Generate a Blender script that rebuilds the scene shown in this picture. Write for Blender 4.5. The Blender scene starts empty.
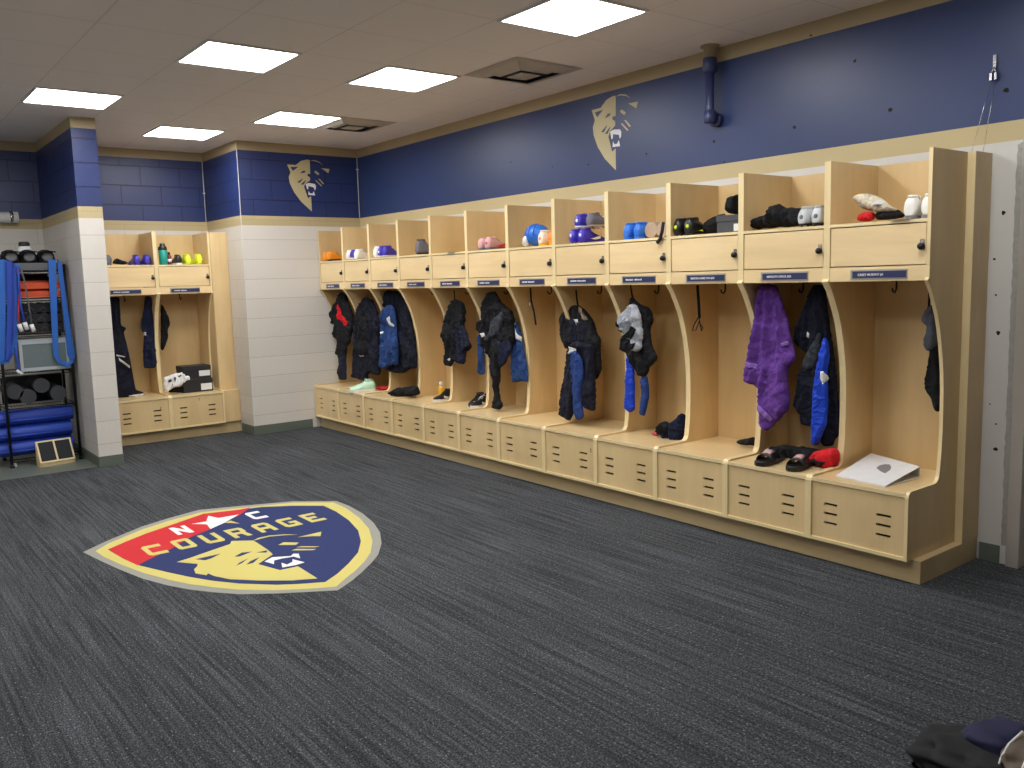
import bpy, bmesh, math, random
from mathutils import Vector, Matrix, noise
from mathutils.geometry import delaunay_2d_cdt, tessellate_polygon
random.seed(7)
SC = bpy.context.scene
COL = SC.collection
PI = math.pi

# ------------------------------------------------------------------ camera
CX, CY, CZ = -4.7196, -2.0811, 1.563
YAW, PIT, ROL, FOC = math.radians(-37.8195), math.radians(-6.9559), math.radians(-1.5701), 865.65
F_ = Vector((-math.sin(YAW)*math.cos(PIT), math.cos(YAW)*math.cos(PIT), math.sin(PIT)))
R_ = Vector((math.cos(YAW), math.sin(YAW), 0)); U_ = R_.cross(F_)
R2 = R_*math.cos(ROL)+U_*math.sin(ROL); U2 = -R_*math.sin(ROL)+U_*math.cos(ROL)
cam = bpy.data.objects.new('camera', bpy.data.cameras.new('camera')); COL.objects.link(cam)
cam.data.lens = FOC/1024*36; cam.data.sensor_width = 36; cam.data.clip_start = .02
M3 = Matrix((R2, U2, -F_)).transposed()
cam.matrix_world = Matrix.Translation((CX, CY, CZ)) @ M3.to_4x4()
SC.camera = cam

# ------------------------------------------------------------------ world, exposure
w = bpy.data.worlds.new('world'); SC.world = w; w.use_nodes = True
w.node_tree.nodes['Background'].inputs[0].default_value = (.75, .8, .9, 1)
w.node_tree.nodes['Background'].inputs[1].default_value = .05
SC.view_settings.view_transform = 'Standard'; SC.view_settings.look = 'None'
SC.view_settings.gamma = 1; SC.view_settings.use_curve_mapping = False
SC.view_settings.exposure = 0.0
LIGHT = 21.0          # strength of the ceiling panels
SC.cycles.max_bounces = 8
SC.cycles.diffuse_bounces = 6

def at(u, v, ax, val):
    """the point of the plane axis=val that a pixel of the photograph looks at"""
    x = (u-512)/FOC; y = (384-v)/FOC
    D = F_+R2*x+U2*y; C = Vector((CX, CY, CZ))
    t = (val-C[ax])/D[ax]
    return C+D*t

# ------------------------------------------------------------------ materials
MATS = {}
def lin(c):
    return tuple(((x/255)/12.92 if x/255 <= .04045 else ((x/255+.055)/1.055)**2.4) for x in c)
def base_mat(name, col, rough=.5, metal=0, srgb=True, **kw):
    m = bpy.data.materials.new(name); m.use_nodes = True
    b = m.node_tree.nodes['Principled BSDF']
    c = lin(col) if srgb else col
    b.inputs['Base Color'].default_value = (*c, 1); b.inputs['Roughness'].default_value = rough
    b.inputs['Metallic'].default_value = metal
    MATS[name] = m
    return m, b, m.node_tree
def N(nt, t, **kw):
    n = nt.nodes.new(t)
    for k, v in kw.items(): setattr(n, k, v)
    return n
def plain(name, col, rough=.5, metal=0, var=.12, scale=8, bump=0.0, bscale=60, spec=None):
    """a plain procedural material: one colour with slight noise variation, optional bump"""
    m, b, nt = base_mat(name, col, rough, metal)
    tc = N(nt, 'ShaderNodeTexCoord'); no = N(nt, 'ShaderNodeTexNoise'); no.inputs['Scale'].default_value = scale
    nt.links.new(tc.outputs['Object'], no.inputs['Vector'])
    mx = N(nt, 'ShaderNodeMixRGB'); c = lin(col)
    mx.inputs[1].default_value = (*[x*(1-var) for x in c], 1); mx.inputs[2].default_value = (*[min(1, x*(1+var)) for x in c], 1)
    nt.links.new(no.outputs['Fac'], mx.inputs[0]); nt.links.new(mx.outputs[0], b.inputs['Base Color'])
    if spec is not None: b.inputs['Specular IOR Level'].default_value = spec
    if bump:
        n2 = N(nt, 'ShaderNodeTexNoise'); n2.inputs['Scale'].default_value = bscale; n2.inputs['Detail'].default_value = 4
        nt.links.new(tc.outputs['Object'], n2.inputs['Vector'])
        bu = N(nt, 'ShaderNodeBump'); bu.inputs['Strength'].default_value = bump; bu.inputs['Distance'].default_value = .01
        nt.links.new(n2.outputs['Fac'], bu.inputs['Height']); nt.links.new(bu.outputs[0], b.inputs['Normal'])
    return m
def wood(name, col, grain=(1, 1, .12), rough=.38, var=.10, knots=True):
    m, b, nt = base_mat(name, col, rough)
    tc = N(nt, 'ShaderNodeTexCoord'); oi = N(nt, 'ShaderNodeObjectInfo')
    ad = N(nt, 'ShaderNodeVectorMath', operation='ADD'); sc = N(nt, 'ShaderNodeVectorMath', operation='SCALE')
    sc.inputs[0].default_value = (31, 17, 23); nt.links.new(oi.outputs['Random'], sc.inputs['Scale'])
    nt.links.new(tc.outputs['Object'], ad.inputs[0]); nt.links.new(sc.outputs[0], ad.inputs[1])
    mp = N(nt, 'ShaderNodeMapping'); mp.inputs['Scale'].default_value = grain; nt.links.new(ad.outputs[0], mp.inputs[0])
    n1 = N(nt, 'ShaderNodeTexNoise'); n1.inputs['Scale'].default_value = 9; n1.inputs['Detail'].default_value = 5; n1.inputs['Distortion'].default_value = .8
    n2 = N(nt, 'ShaderNodeTexNoise'); n2.inputs['Scale'].default_value = 60; n2.inputs['Detail'].default_value = 3
    n3 = N(nt, 'ShaderNodeTexNoise'); n3.inputs['Scale'].default_value = 2.2
    for n in (n1, n2): nt.links.new(mp.outputs[0], n.inputs['Vector'])
    nt.links.new(ad.outputs[0], n3.inputs['Vector'])
    a1 = N(nt, 'ShaderNodeMath', operation='MULTIPLY_ADD'); a1.inputs[1].default_value = .3
    nt.links.new(n2.outputs['Fac'], a1.inputs[0]); nt.links.new(n1.outputs['Fac'], a1.inputs[2])
    a2 = N(nt, 'ShaderNodeMath', operation='MULTIPLY_ADD'); a2.inputs[1].default_value = .6
    nt.links.new(n3.outputs['Fac'], a2.inputs[0]); nt.links.new(a1.outputs[0], a2.inputs[2])
    r = N(nt, 'ShaderNodeValToRGB'); r.color_ramp.elements[0].position = .62; r.color_ramp.elements[1].position = 1.2
    r.color_ramp.elements[1].position = 1.0
    c = lin(col)
    r.color_ramp.elements[0].color = (c[0]*(1-var), c[1]*(1-1.3*var), c[2]*(1-1.9*var), 1)
    r.color_ramp.elements[1].color = (min(1, c[0]*(1+var)), min(1, c[1]*(1+var)), min(1, c[2]*(1+var)), 1)
    mr = N(nt, 'ShaderNodeMath', operation='MULTIPLY'); mr.inputs[1].default_value = .84
    nt.links.new(a2.outputs[0], mr.inputs[0]); nt.links.new(mr.outputs[0], r.inputs[0]); nt.links.new(r.outputs[0], b.inputs['Base Color'])
    b.inputs['Coat Weight'].default_value = .25; b.inputs['Coat Roughness'].default_value = .25
    return m
def block_mat(name, col, joint, rough, swap, jdepth=.35, joint_w=.012, stag=.5, bw=.4064):
    """painted concrete block: courses .2032 high, blocks .4064 long; swap True runs along y"""
    m, b, nt = base_mat(name, col, rough)
    tc = N(nt, 'ShaderNodeTexCoord'); sx = N(nt, 'ShaderNodeSeparateXYZ'); cx = N(nt, 'ShaderNodeCombineXYZ')
    nt.links.new(tc.outputs['Object'], sx.inputs[0])
    nt.links.new(sx.outputs['Y' if swap else 'X'], cx.inputs[0]); nt.links.new(sx.outputs['Z'], cx.inputs[1])
    br = N(nt, 'ShaderNodeTexBrick'); br.offset = stag
    br.inputs['Scale'].default_value = 1; br.inputs['Brick Width'].default_value = bw; br.inputs['Row Height'].default_value = .2032
    br.inputs['Mortar Size'].default_value = joint_w/2; br.inputs['Mortar Smooth'].default_value = .35
    c = lin(col); j = lin(joint)
    br.inputs['Color1'].default_value = (*c, 1); br.inputs['Color2'].default_value = (*[x*.94 for x in c], 1); br.inputs['Mortar'].default_value = (*j, 1)
    nt.links.new(cx.outputs[0], br.inputs['Vector']); nt.links.new(br.outputs['Color'], b.inputs['Base Color'])
    no = N(nt, 'ShaderNodeTexNoise'); no.inputs['Scale'].default_value = 55; no.inputs['Detail'].default_value = 5
    nt.links.new(tc.outputs['Object'], no.inputs['Vector'])
    h = N(nt, 'ShaderNodeMath', operation='MULTIPLY_ADD'); h.inputs[1].default_value = -1.0
    ns = N(nt, 'ShaderNodeMath', operation='MULTIPLY'); ns.inputs[1].default_value = .25
    nt.links.new(no.outputs['Fac'], ns.inputs[0]); nt.links.new(br.outputs['Fac'], h.inputs[0]); nt.links.new(ns.outputs[0], h.inputs[2])
    bu = N(nt, 'ShaderNodeBump'); bu.inputs['Strength'].default_value = jdepth; bu.inputs['Distance'].default_value = .012
    nt.links.new(h.outputs[0], bu.inputs['Height']); nt.links.new(bu.outputs[0], b.inputs['Normal'])
    return m
def carpet_mat():
    m, b, nt = base_mat('carpet', (52, 54, 60), .95)
    tc = N(nt, 'ShaderNodeTexCoord')
    def noi(scale, sc, det=3):
        mp = N(nt, 'ShaderNodeMapping'); mp.inputs['Scale'].default_value = sc; nt.links.new(tc.outputs['Object'], mp.inputs[0])
        n = N(nt, 'ShaderNodeTexNoise'); n.inputs['Scale'].default_value = scale; n.inputs['Detail'].default_value = det
        nt.links.new(mp.outputs[0], n.inputs['Vector']); return n.outputs['Fac']
    def ramp(src, p0, p1, c0, c1):
        r = N(nt, 'ShaderNodeValToRGB'); r.color_ramp.elements[0].position = p0; r.color_ramp.elements[1].position = p1
        r.color_ramp.elements[0].color = (*c0, 1); r.color_ramp.elements[1].color = (*c1, 1); nt.links.new(src, r.inputs[0]); return r.outputs[0]
    dark = lin((54, 56, 59)); mid = lin((80, 83, 88))
    streak = ramp(noi(60, (1, .02, 1), 4), .36, .66, dark, mid)
    flat = ramp(noi(190, (1, .6, 1), 3), .36, .66, (.30,)*3, (1.7,)*3)
    big = ramp(noi(3, (1, .3, 1), 2), .3, .7, (.86,)*3, (1.12,)*3)
    light = ramp(noi(110, (1, .012, 1), 2), .64, .74, (0,)*3, (.045, .05, .052))
    speck = ramp(noi(130, (1, .5, 1), 2), .61, .72, (0,)*3, (.16, .17, .18))
    dk = ramp(noi(80, (1, .016, 1), 3), .28, .38, (.5,)*3, (1,)*3)
    def mul(a, c):
        x = N(nt, 'ShaderNodeMixRGB', blend_type='MULTIPLY'); x.inputs[0].default_value = 1
        nt.links.new(a, x.inputs[1]); nt.links.new(c, x.inputs[2]); return x.outputs[0]
    def add(a, c):
        x = N(nt, 'ShaderNodeMixRGB', blend_type='ADD'); x.inputs[0].default_value = 1
        nt.links.new(a, x.inputs[1]); nt.links.new(c, x.inputs[2]); return x.outputs[0]
    c = add(add(mul(mul(mul(streak, flat), big), dk), light), speck)
    nt.links.new(c, b.inputs['Base Color']); b.inputs['Specular IOR Level'].default_value = .1
    bu = N(nt, 'ShaderNodeBump'); bu.inputs['Strength'].default_value = .5; bu.inputs['Distance'].default_value = .006
    nt.links.new(noi(240, (1, .5, 1), 3), bu.inputs['Height']); nt.links.new(bu.outputs[0], b.inputs['Normal'])
    return m
def ceiling_mat():
    m, b, nt = base_mat('ceiling_tile', (196, 188, 182), .9)
    tc = N(nt, 'ShaderNodeTexCoord'); sx = N(nt, 'ShaderNodeSeparateXYZ'); nt.links.new(tc.outputs['Object'], sx.inputs[0])
    outs = []
    for ax, off in (('X', -.99), ('Y', 1.995)):
        s = N(nt, 'ShaderNodeMath', operation='SUBTRACT'); s.inputs[1].default_value = off; nt.links.new(sx.outputs[ax], s.inputs[0])
        p = N(nt, 'ShaderNodeMath', operation='PINGPONG'); p.inputs[1].default_value = .305; nt.links.new(s.outputs[0], p.inputs[0])
        l = N(nt, 'ShaderNodeMath', operation='LESS_THAN'); l.inputs[1].default_value = .005; nt.links.new(p.outputs[0], l.inputs[0]); outs.append(l.outputs[0])
    mx = N(nt, 'ShaderNodeMath', operation='MAXIMUM'); nt.links.new(outs[0], mx.inputs[0]); nt.links.new(outs[1], mx.inputs[1])
    no = N(nt, 'ShaderNodeTexNoise'); no.inputs['Scale'].default_value = 120; nt.links.new(tc.outputs['Object'], no.inputs['Vector'])
    # joints fade in and out where the tiles sit tighter
    n4 = N(nt, 'ShaderNodeTexNoise'); n4.inputs['Scale'].default_value = 1.3; nt.links.new(tc.outputs['Object'], n4.inputs['Vector'])
    fr = N(nt, 'ShaderNodeMath', operation='MULTIPLY'); nt.links.new(mx.outputs[0], fr.inputs[0]); nt.links.new(n4.outputs['Fac'], fr.inputs[1])
    c = lin((234, 231, 233))
    mi = N(nt, 'ShaderNodeMixRGB'); mi.inputs[1].default_value = (*c, 1); mi.inputs[2].default_value = (*[x*.7 for x in c], 1)
    nt.links.new(fr.outputs[0], mi.inputs[0]); nt.links.new(mi.outputs[0], b.inputs['Base Color'])
    bu = N(nt, 'ShaderNodeBump'); bu.inputs['Strength'].default_value = .15; bu.inputs['Distance'].default_value = .004
    nt.links.new(no.outputs['Fac'], bu.inputs['Height']); nt.links.new(bu.outputs[0], b.inputs['Normal'])
    b.inputs['Specular IOR Level'].default_value = .15
    return m
def emit(name, col, s):
    m = bpy.data.materials.new(name); m.use_nodes = True
    b = m.node_tree.nodes['Principled BSDF']; b.inputs['Base Color'].default_value = (.8, .8, .8, 1)
    b.inputs['Emission Color'].default_value = (*col, 1); b.inputs['Emission Strength'].default_value = s
    MATS[name] = m; return m

wood('maple_panel', (215, 188, 140), (.35, .35, .06), .4, .10)
wood('maple_door', (234, 208, 160), (.10, 1, 1), .38, .07)
wood('maple_front', (224, 198, 149), (.5, .5, .07), .38, .08)
wood('maple_back', (216, 188, 138), (.35, .35, .05), .42, .10)
wood('maple_edge', (236, 216, 168), (1, 1, .3), .35, .05)
wood('maple_bench', (224, 198, 150), (.12, .5, .5), .30, .07)
wood('maple_plinth', (202, 180, 138), (.5, .07, .5), .4, .08)
carpet_mat(); ceiling_mat()
for n, sw in (('y', True), ('x', False)):
    block_mat('block_white_'+n, (218, 214, 207), (200, 196, 188), .45, sw, .3, .009)
    block_mat('block_navy_'+n, (38, 54, 108), (22, 32, 72), .38, sw, .5, .012)
    block_mat('block_band_'+n, (194, 178, 136), (182, 166, 124), .5, sw, .3, .008)
    block_mat('block_end_white_'+n, (220, 216, 209), (196, 192, 184), .45, sw, .35, .009, bw=8)
    block_mat('block_end_navy_'+n, (38, 54, 108), (24, 34, 76), .38, sw, .5, .012, bw=8)
plain('wall_white', (216, 214, 210), .5, var=.04, scale=3, bump=.15, bscale=25)
plain('wall_navy', (42, 60, 108), .38, var=.07, scale=2.5, bump=.10, bscale=14)
plain('wall_band', (200, 184, 140), .5, var=.04, scale=4, bump=.08)
plain('crown', (176, 160, 126), .55, var=.04, scale=3)
plain('baseboard', (98, 108, 98), .5, var=.06)
plain('concrete_paint', (104, 112, 106), .35, var=.08, scale=5)
plain('door_frame', (178, 172, 164), .5, var=.05)
plain('door_paint', (190, 184, 178), .5, var=.04)
plain('chipped_plaster', (170, 168, 164), .8, var=.25, scale=30, bump=.6, bscale=40)
plain('trim_white', (225, 225, 225), .4, var=.02)
plain('emblem_gold', (206, 194, 112), .9, var=.05, scale=180, bump=.3, bscale=260)
plain('emblem_navy', (28, 44, 98), .9, var=.12, scale=180, bump=.3, bscale=260)
plain('emblem_red', (200, 32, 42), .9, var=.08, scale=180, bump=.3, bscale=260)
plain('emblem_grey', (150, 150, 142), .9, var=.06, scale=180, bump=.3, bscale=260)
plain('emblem_white', (235, 235, 235), .9, var=.04, scale=180, bump=.3, bscale=260)
plain('decal_gold', (196, 184, 142), .5, var=.04)
plain('decal_white', (235, 235, 240), .4, var=.02)
plain('decal_navy', (50, 56, 100), .4, var=.03)
plain('plate_silver', (176, 172, 160), .35, .6, var=.05)
plain('plate_navy', (44, 50, 92), .35, var=.06)
plain('chrome', (200, 200, 205), .18, 1, var=.03)
plain('black_rubber', (20, 20, 23), .45, var=.1)
plain('black_metal', (22, 22, 25), .35, .3, var=.1)
plain('slot_dark', (30, 22, 14), .9, var=.1)
def cloth(name, col, rough=.85, bump=.8):
    m = plain(name, col, rough, var=.18, scale=14, bump=bump, bscale=16, spec=.3)
    for n in m.node_tree.nodes:
        if n.type == 'BUMP': n.inputs['Distance'].default_value = .028
        if n.type == 'TEX_NOISE' and n.inputs['Scale'].default_value == 16: n.inputs['Distortion'].default_value = 1.2; n.inputs['Detail'].default_value = 2.5
    return m
cloth('cloth_black', (22, 23, 28)); cloth('cloth_navy', (24, 30, 58)); cloth('cloth_deepnavy', (18, 21, 38))
cloth('cloth_blue', (36, 62, 124)); cloth('cloth_royal', (24, 66, 196), .5); cloth('cloth_midblue', (38, 66, 120))
cloth('cloth_purple', (100, 60, 144), .95, .6); cloth('cloth_purple_band', (132, 98, 174), .95, .4)
cloth('cloth_grey', (92, 98, 112)); cloth('cloth_lightgrey', (168, 172, 182)); cloth('cloth_white', (225, 225, 225))
cloth('cloth_red', (206, 30, 40)); cloth('cloth_pink', (226, 110, 120)); cloth('cloth_tan', (150, 134, 116))
cloth('cloth_charcoal', (56, 60, 68)); cloth('cloth_cream', (222, 212, 190))
for n, c, r in [('shoe_white', (235, 236, 232), .45), ('shoe_black', (24, 24, 27), .4), ('shoe_orange', (240, 150, 40), .4), ('shoe_blue', (62, 50, 178), .4),
                ('shoe_skyblue', (40, 112, 214), .4), ('shoe_yellow', (222, 240, 50), .4), ('shoe_grey', (104, 104, 116), .6), ('shoe_silver', (196, 202, 206), .35),
                ('shoe_pink', (206, 160, 164), .55), ('shoe_mint', (196, 236, 208), .5), ('shoe_red', (205, 40, 50), .5), ('lace_white', (235, 235, 235), .8), ('lace_black', (15, 15, 17), .8),
                ('sole_tan', (178, 156, 134), .7), ('amber', (236, 180, 46), .35), ('cap_cream', (240, 232, 215), .5), ('teal', (28, 150, 140), .3), ('maroon', (110, 30, 50), .35),
                ('paper', (236, 236, 238), .6), ('ink', (40, 44, 66), .7), ('box_black', (34, 34, 38), .6), ('box_grey', (66, 68, 74), .6), ('label_white', (228, 230, 232), .6),
                ('binder_white', (232, 234, 238), .3), ('binder_grey', (130, 130, 134), .4), ('mat_blue', (32, 66, 170), .55), ('band_blue', (38, 100, 190), .5), ('foam_black', (34, 35, 38), .85), ('foam_end', (62, 64, 68), .9),
                ('cone_orange', (214, 84, 46), .6), ('shelf_grey', (96, 98, 102), .6), ('bin_clear', (176, 186, 192), .3), ('bin_inside', (104, 118, 120), .5), ('band_red', (200, 40, 44), .6), ('tag_white', (230, 230, 230), .7),
                ('board_wood', (226, 206, 160), .5), ('grip_black', (44, 46, 50), .95), ('pipe_navy', (50, 58, 100), .35), ('collar_tan', (150, 136, 110), .5), ('bag_black', (22, 23, 27), .85),
                ('bag_navy', (24, 28, 64), .8), ('bag_tan', (96, 84, 72), .7), ('vent_white', (176, 172, 166), .5), ('vent_dark', (86, 84, 82), .8), ('hat_gold', (150, 130, 70), .7)]:
    plain(n, c, r, var=.06, scale=20)
emit('panel_light', (1.0, .985, .96), LIGHT)

# ------------------------------------------------------------------ mesh helpers
class MB:
    def __init__(s): s.bm = bmesh.new(); s.mi = 0; s.ms = []
    def m(s, name):
        if name not in s.ms: s.ms.append(name)
        s.mi = s.ms.index(name); return s
    def face(s, pts):
        vs = [s.bm.verts.new(p) for p in pts]; f = s.bm.faces.new(vs); f.material_index = s.mi; return f
    def box(s, a, b, M=None):
        x0, y0, z0 = a; x1, y1, z1 = b
        P = [Vector((x, y, z)) for z in (z0, z1) for y in (y0, y1) for x in (x0, x1)]
        if M: P = [M @ p for p in P]
        v = [s.bm.verts.new(p) for p in P]
        for q in ((0, 2, 3, 1), (4, 5, 7, 6), (0, 1, 5, 4), (2, 6, 7, 3), (0, 4, 6, 2), (1, 3, 7, 5)):
            f = s.bm.faces.new([v[i] for i in q]); f.material_index = s.mi
        return s
    def prism(s, poly, fn, bevel=0):
        """poly: 2D outline; fn(p, t) -> 3D for t = 0, 1"""
        n = len(poly)
        tri = tessellate_polygon([[Vector((p[0], p[1], 0)) for p in poly]])
        A = [s.bm.verts.new(fn(p, 0)) for p in poly]; B = [s.bm.verts.new(fn(p, 1)) for p in poly]
        for t in tri:
            for L, o in ((A, t), (B, t[::-1])):
                try: f = s.bm.faces.new([L[i] for i in o]); f.material_index = s.mi
                except ValueError: pass
        for i in range(n):
            j = (i+1) % n
            f = s.bm.faces.new((A[i], A[j], B[j], B[i])); f.material_index = s.mi
        return s
    def rings(s, rings, cap=True, smooth=True, closed=True):
        R = [[s.bm.verts.new(p) for p in r] for r in rings]
        n = len(R[0])
        for a, b in zip(R, R[1:]):
            for i in range(n if closed else n-1):
                j = (i+1) % n
                f = s.bm.faces.new((a[i], a[j], b[j], b[i])); f.material_index = s.mi; f.smooth = smooth
        if cap:
            for r in (R[0][::-1], R[-1]):
                f = s.bm.faces.new(r); f.material_index = s.mi
        return s
    def tube(s, pts, r, n=10, cap=True, flat=1.0):
        pts = [Vector(p) for p in pts]; rr = r if isinstance(r, (list, tuple)) else [r]*len(pts)
        rings = []; up = None
        for i, p in enumerate(pts):
            d = (pts[min(i+1, len(pts)-1)]-pts[max(i-1, 0)]).normalized()
            if up is None: up = Vector((0, 0, 1)) if abs(d.z) < .9 else Vector((1, 0, 0))
            a = d.cross(up).normalized(); b = a.cross(d).normalized(); up = b
            rings.append([p+(a*math.cos(2*PI*k/n)+b*math.sin(2*PI*k/n)*flat)*rr[i] for k in range(n)])
        return s.rings(rings, cap)
    def lathe(s, prof, c=(0, 0, 0), ax=(0, 0, 1), n=20):
        """prof: (radius, height) pairs"""
        c = Vector(c); ax = Vector(ax).normalized(); q = Vector((0, 0, 1)).rotation_difference(ax)
        return s.rings([[c+q @ Vector((max(r, .0004)*math.cos(2*PI*k/n), max(r, .0004)*math.sin(2*PI*k/n), h)) for k in range(n)] for r, h in prof])
    def mesh(s, name, off=(0, 0, 0), bevel=0, bseg=1):
        if bevel:
            bmesh.ops.remove_doubles(s.bm, verts=s.bm.verts, dist=1e-6)
            bmesh.ops.recalc_face_normals(s.bm, faces=s.bm.faces)
            es = [e for e in s.bm.edges if len(e.link_faces) == 2 and e.calc_face_angle(0) > .9]
            bmesh.ops.bevel(s.bm, geom=es, offset=bevel, segments=bseg, affect='EDGES', profile=.5)
        bmesh.ops.recalc_face_normals(s.bm, faces=s.bm.faces)
        if any(off): bmesh.ops.translate(s.bm, verts=s.bm.verts, vec=-Vector(off))
        me = bpy.data.meshes.new(name); s.bm.to_mesh(me); s.bm.free()
        for q in s.ms: me.materials.append(MATS[q])
        return me
    def build(s, name, parent=None, loc=None, bevel=0, bseg=1, smooth=False):
        """link as ONE object. World-space verts: origin goes to the parent's base or loc"""
        off = Vector(loc) if loc is not None else Vector((0, 0, 0))
        me = s.mesh(name, off, bevel, bseg)
        if smooth:
            for p in me.polygons: p.use_smooth = True
        o = bpy.data.objects.new(name, me); COL.objects.link(o); o.location = off
        if parent: o.parent = parent
        return o
def tag(o, label, cat, group=None):
    o['label'] = label; o['category'] = cat
    if group: o['group'] = group
    return o
def thing(name, label, cat, loc=(0, 0, 0), rot=0, group=None):
    o = bpy.data.objects.new(name, None); COL.objects.link(o); o.location = loc; o.rotation_euler = (0, 0, rot)
    return tag(o, label, cat, group)
def struct(mb, name, parent=None, **kw):
    o = mb.build(name, parent, **kw)
    if not parent: o['kind'] = 'structure'
    return o
def under(child, parent):
    """make a world-space object a child of parent without moving it"""
    pm = Matrix.Translation(parent.location) @ parent.rotation_euler.to_matrix().to_4x4()
    if parent.parent:
        pp = parent.parent
        pm = Matrix.Translation(pp.location) @ pp.rotation_euler.to_matrix().to_4x4() @ pm
    child.parent = parent; child.matrix_parent_inverse = pm.inverted()
    return child

# ------------------------------------------------------------------ room
ZC, ZCR, ZB1, ZB0, ZBS = 3.023, 2.931, 2.276, 2.177, .0955
YC, XO, YA = 6.679, -1.36, 7.70        # projecting wall, its outer corner, alcove back wall
XPL, XPR, YP, YW = -2.998, -2.80, 6.119, 7.73
XL, YB = -6.2, -3.6
def wall(name, quad, kind, t=.2, zs=((ZBS, ZB0, 0), (ZB0, ZB1, 1), (ZB1, ZCR, 2), (ZCR, ZC, 3))):
    """quad: (x0,y0)-(x1,y1) face line; thickness t grows to the left of the direction of travel"""
    (x0, y0), (x1, y1) = quad
    d = Vector((x1-x0, y1-y0)).normalized(); n = Vector((-d.y, d.x))*t
    mats = {'smooth': ['wall_white', 'wall_band', 'wall_navy', 'crown'],
            'x': ['block_white_x', 'block_band_x', 'block_navy_x', 'crown'], 'y': ['block_white_y', 'block_band_y', 'block_navy_y', 'crown']}[kind]
    b = MB()
    for z0, z1, i in ((0, zs[0][0], 0),)+tuple(zs):
        b.m(mats[i])
        P = [(x0, y0), (x1, y1), (x1+n.x, y1+n.y), (x0+n.x, y0+n.y)]
        lo = [b.bm.verts.new((*p, z0)) for p in P]; hi = [b.bm.verts.new((*p, z1)) for p in P]
        for k in range(4):
            f = b.bm.faces.new((lo[k], lo[(k+1) % 4], hi[(k+1) % 4], hi[k])); f.material_index = b.mi
        f = b.bm.faces.new(hi); f.material_index = b.mi; f = b.bm.faces.new(lo[::-1]); f.material_index = b.mi
    return struct(b, name)
struct(MB().m('carpet').box((XL, YB, -.1), (.2, YW+.2, 0)), 'floor')
struct(MB().m('ceiling_tile').box((XL-.2, YB-.2, ZC), (.2, YW+.2, ZC+.1)), 'ceiling')
struct(MB().m('concrete_paint').box((XL, 6.155, 0), (XPL, YW, .004)), 'floor_alcove')
DY0, DY1 = -.205, -1.13                # door opening in the right wall
wr = wall('wall_right', ((0, YC+.1), (0, DY0+.02)), 'smooth', .2)
wall('wall_right_front', ((0, DY1-.02), (0, YB)), 'smooth', .2)
b = MB().m('wall_band').box((0, DY1-.02, 2.19), (.2, DY0+.02, ZB1)).m('wall_navy').box((0, DY1-.02, ZB1), (.2, DY0+.02, ZCR)).m('crown').box((0, DY1-.02, ZCR), (.2, DY0+.02, ZC))
struct(b, 'wall_right_lintel')
for nm, (p, q), mm in (('wall_back', ((0, YC), (XO, YC)), ('block_end_white_x', 'block_band_x', 'block_navy_x')), ('wall_back_return', ((XO, YC), (XO, YA)), ('block_white_y', 'block_band_y', 'block_navy_y'))):
    b = MB()
    for z0, z1, i in ((0, ZB0, 0), (ZB0, ZB1, 1), (ZB1, ZCR, 2), (ZCR, ZC, 3)):
        b.m((mm+('crown',))[i]); b.face([(*p, z0), (*q, z0), (*q, z1), (*p, z1)])
    struct(b, nm)
wall('wall_back_alcove', ((XO+.2, YA), (XPR, YA)), 'x', -.2)
b = MB()
for z0, z1, mx, my in ((0, ZB0, 'block_white_x', 'block_white_y'), (ZB0, ZB1, 'block_band_x', 'block_band_y'), (ZB1, ZCR, 'block_navy_x', 'block_navy_y'), (ZCR, ZC, 'crown', 'crown')):
    b.m(my); b.face([(XPL, YP, z0), (XPL, YW, z0), (XPL, YW, z1), (XPL, YP, z1)]); b.face([(XPR, YP, z0), (XPR, YW, z0), (XPR, YW, z1), (XPR, YP, z1)])
    mx = mx.replace('block_white', 'block_end_white').replace('block_navy', 'block_end_navy')
    b.m(mx); b.face([(XPL, YP, z0), (XPR, YP, z0), (XPR, YP, z1), (XPL, YP, z1)]); b.face([(XPL, YW, z0), (XPR, YW, z0), (XPR, YW, z1), (XPL, YW, z1)])
bmesh.ops.remove_doubles(b.bm, verts=b.bm.verts, dist=1e-5)
pw = struct(b, 'wall_partition')
wall('wall_back_left', ((XPL, YW), (XL, YW)), 'x', -.2)
wall('wall_left', ((XL, YW+.2), (XL, YB)), 'y', .2*-1)
wall('wall_front', ((XL-.2, YB), (.2, YB)), 'x', -.2)
# baseboards
def base(name, a, c):
    (x0, y0), (x1, y1) = a, c
    struct(MB().m('baseboard').box((min(x0, x1), min(y0, y1), 0), (max(x0, x1), max(y0, y1), ZBS)), name, bevel=.002)
base('baseboard_partition_end', (XPL-.005, YP-.006), (XPR+.005, YP))
base('baseboard_partition_side', (XPL-.006, YP), (XPL, YW))
base('baseboard_partition_right', (XPR, YP), (XPR+.005, 6.98))
base('baseboard_back', (XO-.005, YC-.006), (-.70, YC))
base('baseboard_return', (XO-.006, YC), (XO, 7.02))
base('baseboard_right', (-.006, DY0+.05), (0, -.05))
base('baseboard_back_left', (XL, YW-.006), (XPL-.006, YW))
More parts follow.
